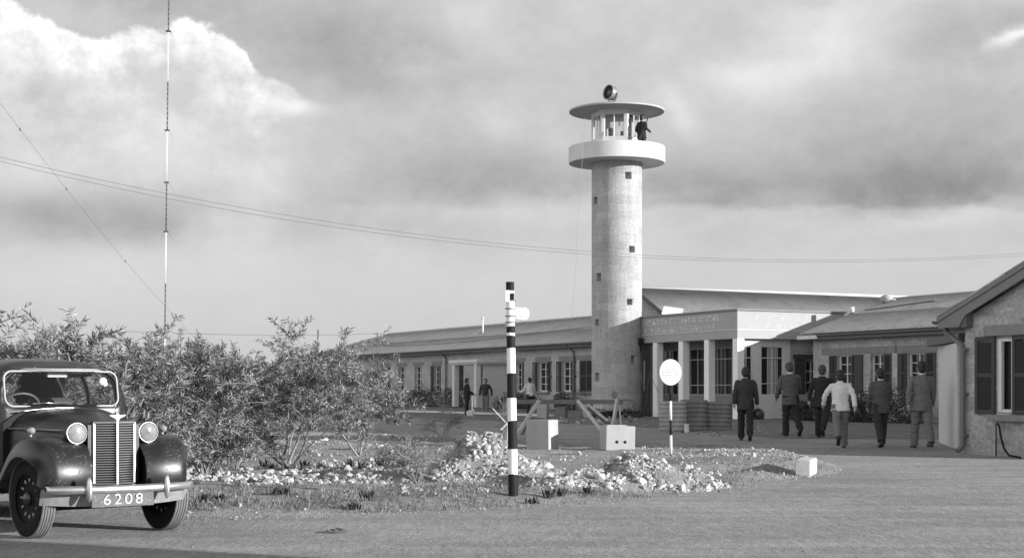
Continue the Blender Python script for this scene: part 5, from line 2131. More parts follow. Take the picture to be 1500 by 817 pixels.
# ------------------------------------------------------------------ people
M_SKIN = mat('skin', 0.30, 0.6, 0.08, 12)
M_HAIR = mat('dark_hair', 0.02, 0.6, 0.3, 30)
M_HAIR_G = mat('greying_hair', 0.05, 0.7, 0.3, 30)
CL = {
    'black': mat('black_cloth', 0.018, 0.9, 0.2, 8, bump=0.15, bscale=30),
    'navy': mat('dark_cloth', 0.036, 0.9, 0.2, 8, bump=0.15, bscale=30),
    'char': mat('charcoal_cloth', 0.085, 0.9, 0.2, 8, bump=0.15, bscale=30),
    'grey': mat('grey_cloth', 0.15, 0.9, 0.15, 8, bump=0.15, bscale=30),
    'mid': mat('mid_grey_cloth', 0.16, 0.9, 0.15, 8, bump=0.15, bscale=30),
    'light': mat('pale_cloth', 0.64, 0.9, 0.1, 8, bump=0.15, bscale=30),
    'white': mat('white_cloth', 0.62, 0.9, 0.08, 8, bump=0.1, bscale=30),
}
M_SHOE = mat('shoe_leather', 0.02, 0.5, 0.2, 10)


def voxel(mb, name, m, parent, size, smooth=4, wrinkle=0.0, seed=0):
    """weld overlapping closed pieces into one continuous skin"""
    bmesh.ops.recalc_face_normals(mb.bm, faces=mb.bm.faces)
    me = bpy.data.meshes.new(name + '_src')
    mb.bm.to_mesh(me)
    mb.bm.free()
    o = bpy.data.objects.new(name + '_src', me)
    COL.objects.link(o)
    md = o.modifiers.new('weld', 'REMESH')
    md.mode = 'VOXEL'
    md.voxel_size = size
    if smooth:
        sm = o.modifiers.new('soften', 'SMOOTH')
        sm.factor = 0.5
        sm.iterations = smooth
    dg = bpy.context.evaluated_depsgraph_get()
    dg.update()
    me2 = bpy.data.meshes.new_from_object(o.evaluated_get(dg))
    bpy.data.objects.remove(o)
    bpy.data.meshes.remove(me)
    me2.name = name
    if wrinkle:
        off = Vector((seed * 3.1, seed * 1.7, seed))
        for v in me2.vertices:
            q = v.co
            w = mnoise.noise(Vector((q.x * 9, q.y * 9, q.z * 16)) + off) * wrinkle + mnoise.noise(q * 25 + off) * wrinkle * 0.35
            v.co = q + v.normal * w
    me2.materials.clear()
    me2.materials.append(m)
    me2.polygons.foreach_set('use_smooth', [True] * len(me2.polygons))
    o2 = bpy.data.objects.new(name, me2)
    return link(o2, parent)


def ell(mb, c, rx, ry, n=20):
    return [(c[0] + rx * math.cos(2 * math.pi * k / n), c[1] + ry * math.sin(2 * math.pi * k / n), c[2]) for k in range(n)]


def person(loc, face, H, label, legs=((0.3, 0.1), (-0.3, 0.35)), arms=((-.25, .25), (.25, .25)), out=(0.16, 0.16), top='black', bottom='black',
           coat=True, collar=None, hair=None, head_turn=0.0, head_down=0.0, cap=None, stoop=0.0, group=None, jacket_len=0.76):
    """standing or walking figure, local +y is forward. legs/arms: (swing, bend) for left then right"""
    root = empty('person', loc, face, label, 'person', group)
    s = H / 1.75
    # ---- legs
    hipz = 0.93
    LJ = []
    for sx, (sw, bd) in zip((-1, 1), legs):
        hip = Vector((sx * 0.092, 0, 0))
        kn = hip + Vector((sx * 0.005, 0.43 * math.sin(sw), -0.43 * math.cos(sw)))
        an = kn + Vector((0, 0.42 * math.sin(sw - bd), -0.42 * math.cos(sw - bd)))
        LJ.append((hip, kn, an, sw - bd))
    low = min(j[2].z - 0.035 - max(0.0, math.sin(-j[3])) * 0.10 for j in LJ)
    hipz = -low + 0.045
    up = Vector((0, 0, hipz))
    LJ = [(a + up, b + up, c + up, t) for a, b, c, t in LJ]

    def T(p):
        # torso point given for a hip height of .93, with stoop
        z = p[2] - 0.93
        return Vector((p[0], p[1] + math.sin(stoop) * max(z, 0), hipz + z * math.cos(stoop) if z > 0 else hipz + z))
    AJ = []
    for i, (sx, (sw, bd)) in enumerate(zip((-1, 1), arms)):
        sh = T((sx * 0.185, 0, 1.425))
        o_ = out[i]
        el_ = sh + Vector((sx * math.sin(o_) * 0.29, math.sin(sw) * 0.29 * math.cos(o_), -math.cos(sw) * math.cos(o_) * 0.29))
        a2 = sw + bd
        wr = el_ + Vector((sx * 0.02, math.sin(a2) * 0.25, -math.cos(a2) * 0.25))
        AJ.append((sh, el_, wr, a2, sx))
    hc = T((0, 0.015, 1.625)) + Vector((0, 0.03 * head_down, -0.02 * head_down))
    Hr = Matrix.Rotation(head_turn, 3, 'Z') @ Matrix.Rotation(-head_down * 0.5, 3, 'X') @ Matrix.Diagonal((1.10, 1.08, 1.06))

    def HP(x, y, z):
        return hc + Hr @ Vector((x, y, z))
    # ---- the body, one skin
    b = MB()
    b.rings([ell(b, T((0, 0, 0.86)), .15, .10), ell(b, T((0, 0, 0.95)), .165, .11), ell(b, T((0, 0, 1.08)), .14, .095), ell(b, T((0, 0, 1.28)), .165, .115),
             ell(b, T((0, 0, 1.38)), .155, .095), ell(b, T((0, 0, 1.44)), .09, .07)])
    b.tube([T((0, -0.005, 1.42)), T((0, 0.0, 1.50)), hc + Vector((0, -.01, -.03))], [0.062, 0.054, 0.055], 14)
    b.sphere(HP(0, -0.008, 0.022), (0.074, 0.093, 0.098), 18, Hr)
    b.sphere(HP(0, 0.03, -0.045), (0.056, 0.062, 0.075), 16, Hr)
    b.sphere(HP(0, 0.088, -0.012), (0.014, 0.022, 0.026), 10, Hr)       # nose
    b.sphere(HP(0, 0.082, -0.058), (0.026, 0.012, 0.012), 10, Hr)       # lips
    b.sphere(HP(0, 0.075, -0.095), (0.024, 0.02, 0.018), 10, Hr)        # chin
    b.sphere(HP(0, 0.075, 0.03), (0.055, 0.014, 0.012), 10, Hr)         # brow
    for sx in (-1, 1):
        b.sphere(HP(sx * 0.078, -0.005, -0.008), (0.010, 0.022, 0.034), 10, Hr)   # ears
    for sh, el_, wr, a2, sx in AJ:
        b.tube([sh + Vector((-sx * 0.01, 0, -0.03)), sh.lerp(el_, .5), el_, el_.lerp(wr, .35), wr], [0.048, 0.046, 0.038, 0.038, 0.026], 12)
        b.sphere(sh + Vector((-sx * 0.015, 0, -0.025)), 0.048, 12)
        fd = Vector((0, math.sin(a2), -math.cos(a2)))
        sd = Vector((sx * 0.15, math.cos(a2), math.sin(a2))).normalized()
        pm = wr + fd * 0.055
        b.tube([wr - fd * .01, wr + fd * 0.03, wr + fd * 0.09], [(0.026, 0.018), (0.036, 0.018), (0.038, 0.015)], 10)
        inw = Vector((-sx, 0, 0))
        for q, (of, ln) in enumerate(((-.028, .070), (-.010, .080), (.009, .075), (.027, .058))):
            r0 = wr + fd * 0.085 + sd * (-of)
            b.tube([r0, r0 + fd * ln * .5 + inw * .008, r0 + fd * ln * .85 + inw * .028], [.0095, .009, .007], 7)
        r0 = wr + fd * 0.03 + sd * 0.028
        b.tube([r0, r0 + fd * .03 + sd * .022 + inw * .008, r0 + fd * .06 + sd * .028 + inw * .018], [.012, .0105, .008], 7)
    for hip, kn, an, t in LJ:
        b.tube([hip + Vector((0, 0, .03)), hip.lerp(kn, .5), kn, kn.lerp(an, .4), an], [0.085, 0.07, 0.052, 0.052, 0.036], 12)
        b.sphere(an + Vector((0, 0.05, -0.03)), (0.04, 0.10, 0.035), 10)
    bo = voxel(b, 'body', M_SKIN, root, 0.0085, 2)
    # ---- hair
    h = MB()
    h.sphere(HP(0, -0.022, 0.034), (0.088, 0.098, 0.104), 18, Hr)
    h.sphere(HP(0, -0.055, -0.03), (0.076, 0.062, 0.075), 14, Hr)
    for v in list(h.bm.verts):
        q = Hr.inverted() @ (v.co - hc)
        if q.y > 0.055 and q.z < 0.075:
            v.co = hc + Hr @ Vector((q.x * 0.8, 0.04, max(q.z, 0.05)))
        v.co += Vector((1, 1, 1)) * 0.006 * mnoise.noise(v.co * 30)
    h.build('hair', hair or M_HAIR, root)
    if cap:
        c_ = MB()
        Mh = Matrix.Translation(HP(0, -0.005, 0.075)) @ Hr.to_4x4()
        c_.lathe([(0.086, -0.02), (0.09, 0.03), (0.098, 0.05), (0.07, 0.065), (0.0, 0.07)], 20, Mh)
        c_.box(HP(0, 0.10, 0.055), (0.12, 0.08, 0.012), Hr)
        c_.build('cap', CL[cap], root)
    # ---- trousers
    t_ = MB()
    t_.rings([ell(t_, T((0, 0, 0.84)), .15, .11), ell(t_, T((0, 0, 0.95)), .175, .125), ell(t_, T((0, 0, 1.06)), .155, .11)])
    for hip, kn, an, t in LJ:
        hem = an + (an - kn).normalized() * 0.015
        t_.tube([hip + Vector((0, -.005, .05)), hip.lerp(kn, .35), kn, kn.lerp(an, .5), hem], [0.112, 0.102, 0.084, 0.078, 0.080], 16)
    voxel(t_, 'trousers', CL[bottom], root, 0.014, 3, 0.016, len(label) % 17)
    # ---- shoes
    for hip, kn, an, t in LJ:
        pitch = min(0.0, t) * 0.9 if an.z > 0.13 else 0.0
        Ms = Matrix.Rotation(pitch, 3, 'X')
        sh_ = MB()
        c0 = an + Ms @ Vector((0, 0.05, -0.055))
        sh_.sphere(c0 + Ms @ Vector((0, 0.055, 0.0)), (0.048, 0.095, 0.042), 14, Ms)
        sh_.sphere(c0 + Ms @ Vector((0, -0.065, 0.012)), (0.038, 0.06, 0.055), 12, Ms)
        sh_.box(c0 + Ms @ Vector((0, 0.01, -0.030)), (0.082, 0.25, 0.022), Ms, bevel=0.008)
        voxel(sh_, 'shoe', M_SHOE, root, 0.009, 2)
    # ---- jacket or shirt
    j = MB()
    hem = jacket_len if coat else 0.90
    k1 = 1.13 if coat else 1.0
    j.rings([ell(j, T((0, -0.005, hem)), .190 * k1, .142 * k1), ell(j, T((0, -0.005, hem + .12)), .180 * k1, .135 * k1), ell(j, T((0, 0, 1.08)), .162 * k1, .122 * k1),
             ell(j, T((0, 0.0, 1.26)), .176 * k1, .135 * k1), ell(j, T((0, -0.005, 1.36)), .176 * k1, .120 * k1), ell(j, T((0, -.005, 1.425)), .150 * k1, .10 * k1), ell(j, T((0, -.005, 1.465)), .10, .08),
             ell(j, T((0, 0, 1.49)), .085, .075)])
    for sh, el_, wr, a2, sx in AJ:
        tip = wr + (wr - el_).normalized() * 0.01
        j.tube([sh + Vector((-sx * .06, 0, .0)), sh + Vector((-sx * .002, 0, -.022)), sh.lerp(el_, .5), el_, el_.lerp(wr, .5), tip], [0.055, 0.072, 0.066, 0.060, 0.055, 0.050], 14)
    voxel(j, 'jacket' if coat else 'shirt', CL[top], root, 0.013, 4, 0.015, len(label) % 13)
    if collar:
        c_ = MB()
        n = 20
        c_.rings([ell(c_, T((0, .0, 1.465)), .068, .068, n), ell(c_, T((0, .0, 1.515)), .062, .062, n)], cap=False)
        co = c_.build('collar', CL[collar], root)
        co.modifiers.new('thickness', 'SOLIDIFY').thickness = 0.006
    root.scale = (s, s, s)
    return root, AJ, hipz, s


G3 = 'men walking towards the buildings'


def walker(px, py, ptop, face, label, **kw):
    p = gp(px, py)
    H = (py - ptop) / F * p.y
    p.z += 0.0
    return person(p, face, H, label, group=G3, **kw)


pa, AJa, _, sA = walker(1092, 645, 536, R(-8), 'man in dark suit walking away with a helmet hanging from his right hand', top='navy', bottom='black',
                        legs=((.30, .08), (-.32, .42)), arms=((-.22, .25), (.08, .12)), stoop=.05, out=(.2, .22), head_down=.3)
walker(1158, 641, 530, R(5), 'bare-headed man in grey jacket and black trousers walking with bent elbows', top='char', bottom='black',
       legs=((.10, .03), (-.30, .55)), stoop=.10, arms=((.1, .55), (.25, 1.5)), out=(.22, .2), collar='white', head_down=.8, hair=M_HAIR_G)
walker(1204, 642, 534, R(-20), 'man with greying hair in a black suit walking behind the pale jacket', top='black', bottom='black',
       legs=((.18, .04), (-.46, .38)), stoop=.08, arms=((-.3, .2), (.35, .35)), out=(.3, .16), hair=M_HAIR_G)
walker(1231, 656, 541, R(-6), 'man in pale jacket and grey trousers striding with his arms out', top='light', bottom='grey',
       legs=((-.42, .5), (.24, .06)), stoop=.06, arms=((.38, .3), (-.42, .15)), out=(.5, .34), collar='white', jacket_len=0.84)
walker(1290, 654, 538, R(4), 'man in dark grey suit walking third from the right wall', top='char', bottom='navy',
       legs=((-.30, .22), (.26, .06)), stoop=.04, arms=((.05, .35), (.2, 1.3)), out=(.14, .18), collar='white')
walker(1350, 656, 528, R(2), 'tall man in mid grey suit walking nearest the pale screen wall', top='grey', bottom='grey',
       legs=((.24, .06), (-.26, .24)), arms=((-.2, .12), (.18, .2)), out=(.3, .22), collar='white')
# helmet carried by the first man
sh, el_, wr, a2, sx = AJa[1]
Rz = Matrix.Rotation(R(-8), 4, 'Z')
hw_ = Matrix.Translation(pa.location) @ Rz @ (Vector(wr) * sA + Vector((0.03, 0.02, -0.25)))
mb = MB()
mb.sphere((0, 0, 0), (0.145, 0.135, 0.15), 20)
mb.box((0, 0.03, -0.10), (0.24, 0.22, 0.05), bevel=0.02)
for v in mb.bm.verts:
    if v.co.z < -0.11:
        v.co.z = -0.11
he = empty('helmet', hw_, R(20), 'round dark crash helmet hanging by its strap from the hand of the first man', 'helmet')
mb.build('shell', mat('helmet_paint', 0.03, 0.35, 0.2, 8), he)
mb = MB()
top_ = Vector((-0.05, -0.02, 0.20))
mb.tube([Vector((-0.12, 0, 0.02)), Vector((-0.11, 0, 0.13)), top_, Vector((0.06, 0, 0.16)), Vector((0.12, 0.02, 0.02))], 0.010, 6)
mb.tube([Vector((-0.13, 0.0, 0.06)), Vector((0.0, 0.06, 0.13)), Vector((0.13, 0.0, 0.05))], 0.016, 6)
mb.build('strap', CL['white'], he)

# men standing by the left wing
p = gp(684, 608.5)
person(p, R(-75), 54.5 / F * p.y, 'man dressed all in black standing in profile before the small porch', top='black', bottom='black',
       legs=((.06, .03), (-.06, .03)), arms=((.15, .9), (.15, .9)), out=(.1, .1), coat=True)
# a pale bag at his feet
mb = MB()
mb.box((0, 0, 0.14), (0.4, 0.2, 0.26), (0, R(-14), 0), bevel=0.06)
o = mb.build('bag', CL['white'])
o.location = gp(690, 609.2)
tag(o, 'small white bag on the ground at the feet of the man in black', 'bag')
p = gp(711, 606.5)
person(p, R(165), 52 / F * p.y, 'man in dark pullover and light trousers standing with hands behind him', top='navy', bottom='mid', coat=False,
       legs=((.08, .02), (-.06, .04)), arms=((-.35, .55), (-.35, .55)), out=(.35, .35))
p = at(777, 609, 66.5)
p.z = 0.12
person(p, R(25), 1.68, 'man in white shirt and dark trousers facing the left wing', top='white', bottom='black', coat=False,
       legs=((.05, .02), (-.05, .04)), arms=((.3, .9), (.2, .6)), out=(.3, .25), stoop=0.12)
# guard on the tower gallery
ga = R(41)
gpos = Vector((TX + 1.48 * math.sin(ga), TY - 1.48 * math.cos(ga), TB + ZF))
person(gpos, R(-40), 1.74, 'guard in dark uniform and cap standing on the tower gallery', top='black', bottom='black',
       legs=((.03, .02), (-.03, .02)), arms=((-.1, 1.2), (-.1, 1.3)), out=(.3, .26), cap='black', head_turn=R(10))
mb = MB()
a, b = at(936, 207, 62.35), at(949, 174, 62.3)
mb.bar(a, a.lerp(b, 0.30), 0.04, 0.12, bevel=0.008)
mb.bar(a.lerp(b, 0.28), a.lerp(b, 0.74), 0.035, 0.05, bevel=0.006)
mb.tube([a.lerp(b, 0.5), b], 0.020, 8)
rf_ = mb.build('rifle', mat('rifle_wood', 0.02, 0.5, 0.2, 6))
tag(rf_, 'rifle held slanting across by the guard on the tower', 'rifle')
# ------------------------------------------------------------------ the car
CF = Vector((-3.59, 13.08, 0))                 # under the front axle
cdir = Vector((0.620, -0.785, 0)).normalized()
crot = math.atan2(cdir.y, cdir.x)              # local +x forward, +y to the car's left
CAR = empty('saloon_car', (CF.x, CF.y, 0.0), crot, 'dusty black 1940s saloon car with upright chrome grille parked at the left', 'car')
M_CAR = mat('car_paint', 0.016, 0.33, 0.2, 3, kind='dusty', spec=0.4)
M_CHROME = mat('chrome', 0.62, 0.22, 0.15, 10, metal=1.0)
M_CHROME_D = mat('dull_chrome', 0.55, 0.38, 0.25, 8, metal=0.85)
M_RUB = mat('tyre_rubber', 0.012, 0.95, 0.2, 12, bump=0.2, spec=0.2)
M_TREAD = mat('dusty_tread', 0.17, 0.95, 0.2, 20, bump=0.4, bscale=60)
M_LENS = mat('lamp_glass', 0.34, 0.10, 0.5, 9, metal=0.35)
M_SEAT = mat('seat_leather', 0.05, 0.6, 0.2, 6)
M_DUST_SLOTLIT = mat('dusty_panel_and_slot_light', 0.24, 0.8, 0.3, 12, speck=(0.15, 60))
TRK = 0.60
WR = 0.335


def lerp(a, b, t):
    return a + (b - a) * t


def itp(x, tab):
    tab = sorted(tab)
    if x <= tab[0][0]: return tab[0][1]
    for (a, va), (b, vb) in zip(tab, tab[1:]):
        if x <= b:
            t = (x - a) / (b - a)
            t = t * t * (3 - 2 * t)
            return lerp(va, vb, t)
    return tab[-1][1]


# --- bonnet and nose
def bonnet_sec(x):
    hwid = itp(x, [(-0.98, 0.53), (-0.5, 0.42), (0.0, 0.275), (0.22, 0.225), (0.27, 0.215)])
    top = itp(x, [(-0.98, 1.085), (-0.4, 1.055), (0.1, 1.005), (0.24, 0.985), (0.27, 0.975)])
    zs = itp(x, [(-0.98, 0.80), (0.27, 0.74)])
    pts = []
    for k in range(25):
        a = math.pi * k / 24
        c, s_ = math.cos(a), math.sin(a)
        y = hwid * math.copysign(abs(c) ** 0.62, c)
        z = zs + (top - zs) * (s_ ** 0.70)
        if 11 <= k <= 13: z += 0.006 if k == 12 else 0.0
        pts.append((x, y, z))
    return [(x, hwid, 0.40)] + pts + [(x, -hwid, 0.40)]


mb = MB()
mb.grid([bonnet_sec(x) for x in list(np.linspace(-0.98, 0.2, 14)) + [0.24, 0.262, 0.27]])
bo = mb.build('bonnet', M_CAR, CAR)
bo.data.set_sharp_from_angle(angle=R(50))
mb = MB()   # nose plate behind the grille
sec = bonnet_sec(0.268)
mb.face(sec)
mb.face(bonnet_sec(-0.96))
mb.build('nose_panel', M_BLACK, CAR)

# --- cabin shell
ZBELT = 1.04


def cab(x, z):
    """half width of the cabin at height z"""
    hb = itp(x, [(-1.02, 0.612), (-1.5, 0.672), (-2.3, 0.675), (-2.9, 0.58), (-3.25, 0.40)])
    top = itp(x, [(-1.10, 1.465), (-1.20, 1.505), (-1.32, 1.525), (-1.8, 1.55), (-2.4, 1.53), (-2.8, 1.43), (-3.1, 1.22), (-3.25, 1.08)])
    return hb, top


def cab_sec(x, shear=0.0):
    hb, top = cab(x, 0)
    pts = []
    nlow = [0.33, 0.5, 0.7, 0.9, 1.0]
    up = []
    for k in range(1, 15):
        a = math.pi / 2 * k / 14
        z = ZBELT + (top - ZBELT) * (math.sin(a) ** 0.78)
        y = hb * (math.cos(a) ** 0.50)
        up.append((y, z))
    side = [(hb + 0.02 * math.sin(math.pi * min(1, (ZBELT - z) / 0.7)), z) for z in nlow] + [(hb, ZBELT)] + up
    L_ = [(x, y, z) for y, z in side]
    Rr = [(x, -y, z) for y, z in side[:-1]][::-1]
    out = []
    for (xx, y, z) in L_ + Rr:
        out.append((xx + shear * max(0.0, z - 1.06), y, z))
    return out


stations = [(-1.02, -0.20)] + [(-1.06, -0.19), (-1.12, -0.16), (-1.22, -0.1), (-1.34, 0.0), (-1.42, 0), (-1.48, 0), (-1.75, 0), (-1.98, 0), (-2.06, 0), (-2.3, 0), (-2.56, 0), (-2.62, 0), (-2.8, 0), (-2.95, 0), (-3.08, 0), (-3.18, 0), (-3.25, 0)]
mb = MB()
S_ = [cab_sec(*st) for st in stations]
vr = [[mb.bm.verts.new(p) for p in r] for r in S_]


def is_win(i, z0, z1, y0, y1):
    x0, x1 = stations[i][0], stations[i + 1][0]
    zc = (z0 + z1) / 2
    if not (1.075 < zc < 1.405):
        return False
    return (x0 <= -1.33 and x1 >= -2.0) and not (-1.49 < x0 < -1.33 and False) or (x0 <= -2.05 and x1 >= -2.60)


for i in range(len(vr) - 1):
    for k in range(len(vr[0]) - 1):
        a, b = S_[i][k], S_[i][k + 1]
        if (is_win(i, a[2], b[2], a[1], b[1]) and abs(a[1]) > 0.3) or (abs(a[1]) < 0.33 and abs(b[1]) < 0.33 and -3.0 < stations[i][0] < -2.79):
            continue
        f = mb.bm.faces.new((vr[i][k], vr[i][k + 1], vr[i + 1][k + 1], vr[i + 1][k]))
        f.smooth = True
# rear panel with small window
rear = S_[-1]
mb.face(rear)
# windscreen wall: frame around a wide opening
WZ0, WZ1 = 1.115, 1.405
WY = 0.522


def front_x(z):
    return -1.02 - 0.20 * max(0.0, z - 1.06)


def hwid_at(z):
    hb, top = cab(-1.02, 0)
    if z <= ZBELT: return hb
    sN = ((z - ZBELT) / (top - ZBELT)) ** (1 / 0.78)
    a = math.asin(min(1.0, sN))
    return hb * math.cos(a) ** 0.5


zl = [0.33, 0.6, 0.9, 1.0, 1.06, WZ0, 1.2, 1.3, 1.36, WZ1, 1.425, 1.445, 1.46]
rows = []
vrow = []
for z in zl:
    h = hwid_at(z)
    vrow.append([mb.bm.verts.new((front_x(z) + 0.03 * (1 - (y / 0.6) ** 2), y, z)) for y in (-h, -min(WY, h * .96), -min(WY, h * .96) * .5, 0, min(WY, h * .96) * .5, min(WY, h * .96), h)])
for i in range(len(zl) - 1):
    for k in range(6):
        if 1 <= k <= 4 and WZ0 - 1e-4 <= zl[i] and zl[i + 1] <= WZ1 + 1e-4:
            continue
        f = mb.bm.faces.new((vrow[i][k], vrow[i][k + 1], vrow[i + 1][k + 1], vrow[i + 1][k]))
        f.smooth = True
bd = mb.build('body', M_CAR, CAR)
bd.data.set_sharp_from_angle(angle=R(42))
bd.modifiers.new('thickness', 'SOLIDIFY').thickness = 0.014


def rrect(y0, y1, z0, z1, r, n=5):
    pts = []
    for (cy, cz, a0) in ((y1 - r, z1 - r, 0), (y0 + r, z1 - r, 90), (y0 + r, z0 + r, 180), (y1 - r, z0 + r, 270)):
        for k in range(n + 1):
            a = R(a0 + 90 * k / n)
            pts.append((cy + r * math.cos(a), cz + r * math.sin(a)))
    return pts


# windscreen: rubber-lined pale frame and glass
outl = rrect(-WY - 0.012, WY + 0.012, WZ0 - 0.012, WZ1 + 0.015, 0.075)


def fx(y, z, o=0.0):
    return front_x(z) + 0.03 * (1 - (y / 0.6) ** 2) + o


mb = MB()
pts = [Vector((fx(y, z, 0.012), y, z)) for y, z in outl]
mb.tube(pts + pts[:2], [(0.011, 0.010)] * (len(pts) + 2), 8, caps=False)
ws = mb.build('windscreen', mat('windscreen_frame', 0.36, 0.4, 0.1, 6), CAR)
mb = MB()
nn = 12
for r_ in range(4):
    pass
mb.grid([[(fx(y, z, 0.002), y, z) for y in np.linspace(-WY, WY, 9)] for z in np.linspace(WZ0, WZ1, 4)])
mb.build('glass', GLASS, ws)
mb = MB()   # corners behind the rounded frame
for sy in (-1, 1):
    for zz, dz in ((WZ0, 1), (WZ1, -1)):
        mb.face([(fx(WY, zz, 0.004), sy * (WY + .005), zz - dz * .005), (fx(WY, zz, 0.004), sy * (WY - .028), zz - dz * .005), (fx(WY, zz, .004), sy * (WY + .005), zz + dz * .028)])
mb.build('corner', M_CAR, ws)
mb = MB()
mb.tube([(fx(0.0, WZ0, .03), 0.03, WZ0 + .005), (fx(-.1, WZ0, .03), -0.16, WZ0 + .018), (fx(-.2, WZ0, .03), -0.30, WZ0 + .010)], 0.007, 5)
mb.build('wiper', M_CHROME, ws)
mb = MB()
mb.lathe([(0.0, 0), (0.038, 0), (0.038, 0.004), (0.0, 0.004)], 20, Matrix.Translation((fx(.4, 1.34, -0.008), 0.405, 1.33)) @ Matrix.Rotation(R(90), 4, 'Y'))
mb.box((fx(.4, 1.3, -0.006), 0.43, 1.30), (0.004, 0.04, 0.02), (R(35), 0, 0))
mb.build('sticker', M_WHITE, ws)
# scuttle moulding in front of the screen
mb = MB()
mb.tube([(-0.93, y, 1.088 - 0.05 * (y / .55) ** 2) for y in np.linspace(-0.46, 0.12, 9)], 0.007, 6)
mb.build('moulding', M_CHROME, CAR)
mb = MB()
mb.grid([[(lerp(-1.03, -0.97, t), y, 1.10 - 0.012 * t - 0.16 * abs(y / .6) ** 4) for y in np.linspace(-0.57, 0.57, 13)] for t in (0, 1)])
mb.grid([[(-0.97, y, z if z < 0.9 else 1.088 - 0.16 * abs(y / .6) ** 4) for y in np.linspace(-0.57, 0.57, 13)] for z in (0.45, 0.9)])
mb.build('scuttle', M_BLACK, CAR)

# doors: thin skins on the flanks with handles
for sy in (-1, 1):
    for (xa, xb) in ((-1.38, -2.0), (-2.05, -2.62)):
        mb = MB()
        rows = []
        for x in np.linspace(xa, xb, 5):
            hb = cab(x, 0)[0]
            rows.append([(x, sy * (hb + 0.02 * math.sin(math.pi * min(1, max(0, (ZBELT - z)) / 0.7)) + 0.008), z) for z in (0.40, 0.6, 0.8, 0.95, 1.03)])
        mb.grid(rows)
        dr = mb.build('door', M_CAR, CAR)
        dr.modifiers.new('thickness', 'SOLIDIFY').thickness = 0.006
        mb = MB()
        xh = xb + 0.1 if xa > -2 else xa - 0.1
        hb = cab(xh, 0)[0]
        mb.tube([(xh, sy * (hb + 0.01), .93), (xh, sy * (hb + 0.045), .93), (xh - 0.1, sy * (hb + 0.045), .925)], 0.010, 6)
        mb.build('handle', M_CHROME, dr)
    # side glass
    for (xa, xb) in ((-1.34, -1.98), (-2.06, -2.56)):
        mb = MB()
        rows = []
        for x in np.linspace(xa, xb, 4):
            hb, top = cab(x, 0)
            rr = []
            for z in (1.07, 1.2, 1.3, 1.42):
                sN = max(0, (z - ZBELT) / (top - ZBELT)) ** (1 / 0.78)
                rr.append((x, sy * (hb * math.cos(math.asin(min(1, sN))) ** 0.5 - 0.01), z))
            rows.append(rr)
        mb.grid(rows)
        mb.build('side_window', GLASS, CAR)
# interior
mb = MB()
mb.box((-2.05, 0, 0.45), (2.2, 1.1, 0.06))
mb.build('cabin_floor', M_BLACK, CAR)
mb = MB()
mb.box((-1.10, 0, 0.98), (0.06, 1.05, 0.16), bevel=0.02)
mb.build('dashboard', M_SEAT, CAR)
for sy in (-1, 1):
    mb = MB()
    mb.box((-1.78, sy * 0.28, 0.70), (0.46, 0.46, 0.14), bevel=0.04)
    mb.box((-2.02, sy * 0.28, 0.95), (0.12, 0.44, 0.46), (0, R(-12), 0), bevel=0.05)
    mb.build('front_seat', M_SEAT, CAR)
mb = MB()
mb.box((-2.62, 0, 0.72), (0.42, 1.05, 0.16), bevel=0.04)
mb.box((-2.80, 0, 0.9), (0.14, 1.02, 0.44), (0, R(-14), 0), bevel=0.05)
mb.build('rear_seat', M_SEAT, CAR)
stw = MB()
Ms = Matrix.Translation((-1.36, -0.30, 1.07)) @ Matrix.Rotation(R(-48), 4, 'Y')
ring = [Ms @ Vector((0.20 * math.cos(a), 0.20 * math.sin(a), 0)) for a in np.linspace(0, 2 * math.pi, 33)]
stw.tube(ring, 0.012, 6, caps=False)
for a in (90, 210, 330):
    stw.tube([Ms @ Vector((0, 0, -.01)), Ms @ Vector((0.2 * math.cos(R(a)), 0.2 * math.sin(R(a)), 0))], 0.009, 5)
stw.tube([Ms @ Vector((0, 0, 0.0)), (-1.08, -0.30, 0.84)], 0.02, 6)
stw.build('steering_wheel', mat('bakelite', 0.12, 0.4), CAR)
mb = MB()
mb.box((-1.17, 0.0, 1.395), (0.03, 0.19, 0.055), bevel=0.008)
mb.tube([(-1.17, 0, 1.42), (-1.14, 0, 1.46)], 0.008, 5)
mb.build('mirror', M_CHROME_D, CAR)

# --- grille
mb = MB()
gz0, gz1 = 0.455, 0.975
hwg = 0.182
for sy in (-1, 1):
    n = 24
    for k in range(n):
        z = lerp(gz0 + 0.02, gz1 - 0.025, k / (n - 1))
        mb.bar((0.30, sy * hwg, z), (0.345, sy * 0.012, z), 0.016, 0.0075)
mb.build('grille_bars', M_CHROME, CAR)
mb = MB()
for sy in (-1, 1):
    mb.bar((0.305, sy * hwg, gz0), (0.305, sy * hwg, gz1), 0.02, 0.018)
    mb.bar((0.305, sy * hwg, gz1), (0.35, 0, gz1), 0.03, 0.014)
    mb.bar((0.305, sy * hwg, gz0), (0.35, 0, gz0), 0.03, 0.014)
mb.bar((0.36, 0, gz0 - 0.01), (0.36, 0, gz1 + 0.015), 0.03, 0.022, bevel=0.004)
mb.build('grille_frame', M_CHROME, CAR)
mb = MB()
mb.prism([(0.285, -hwg, gz0), (0.335, 0, gz0), (0.285, hwg, gz0), (0.262, hwg, gz0), (0.262, -hwg, gz0)], (0, 0, gz1 - gz0))
mb.build('radiator', M_DARK, CAR)
mb = MB()
mb.prism([(0.262, -0.218, gz1 - .02), (0.315, -0.192, gz1 - .02), (0.362, 0, gz1 - .02), (0.315, 0.192, gz1 - .02), (0.262, 0.218, gz1 - .02)], (0, 0, 0.03))
es = list(mb.bm.edges)
bmesh.ops.bevel(mb.bm, geom=es, offset=0.008, segments=2, affect='EDGES')
mb.build('grille_surround', M_CAR, CAR)
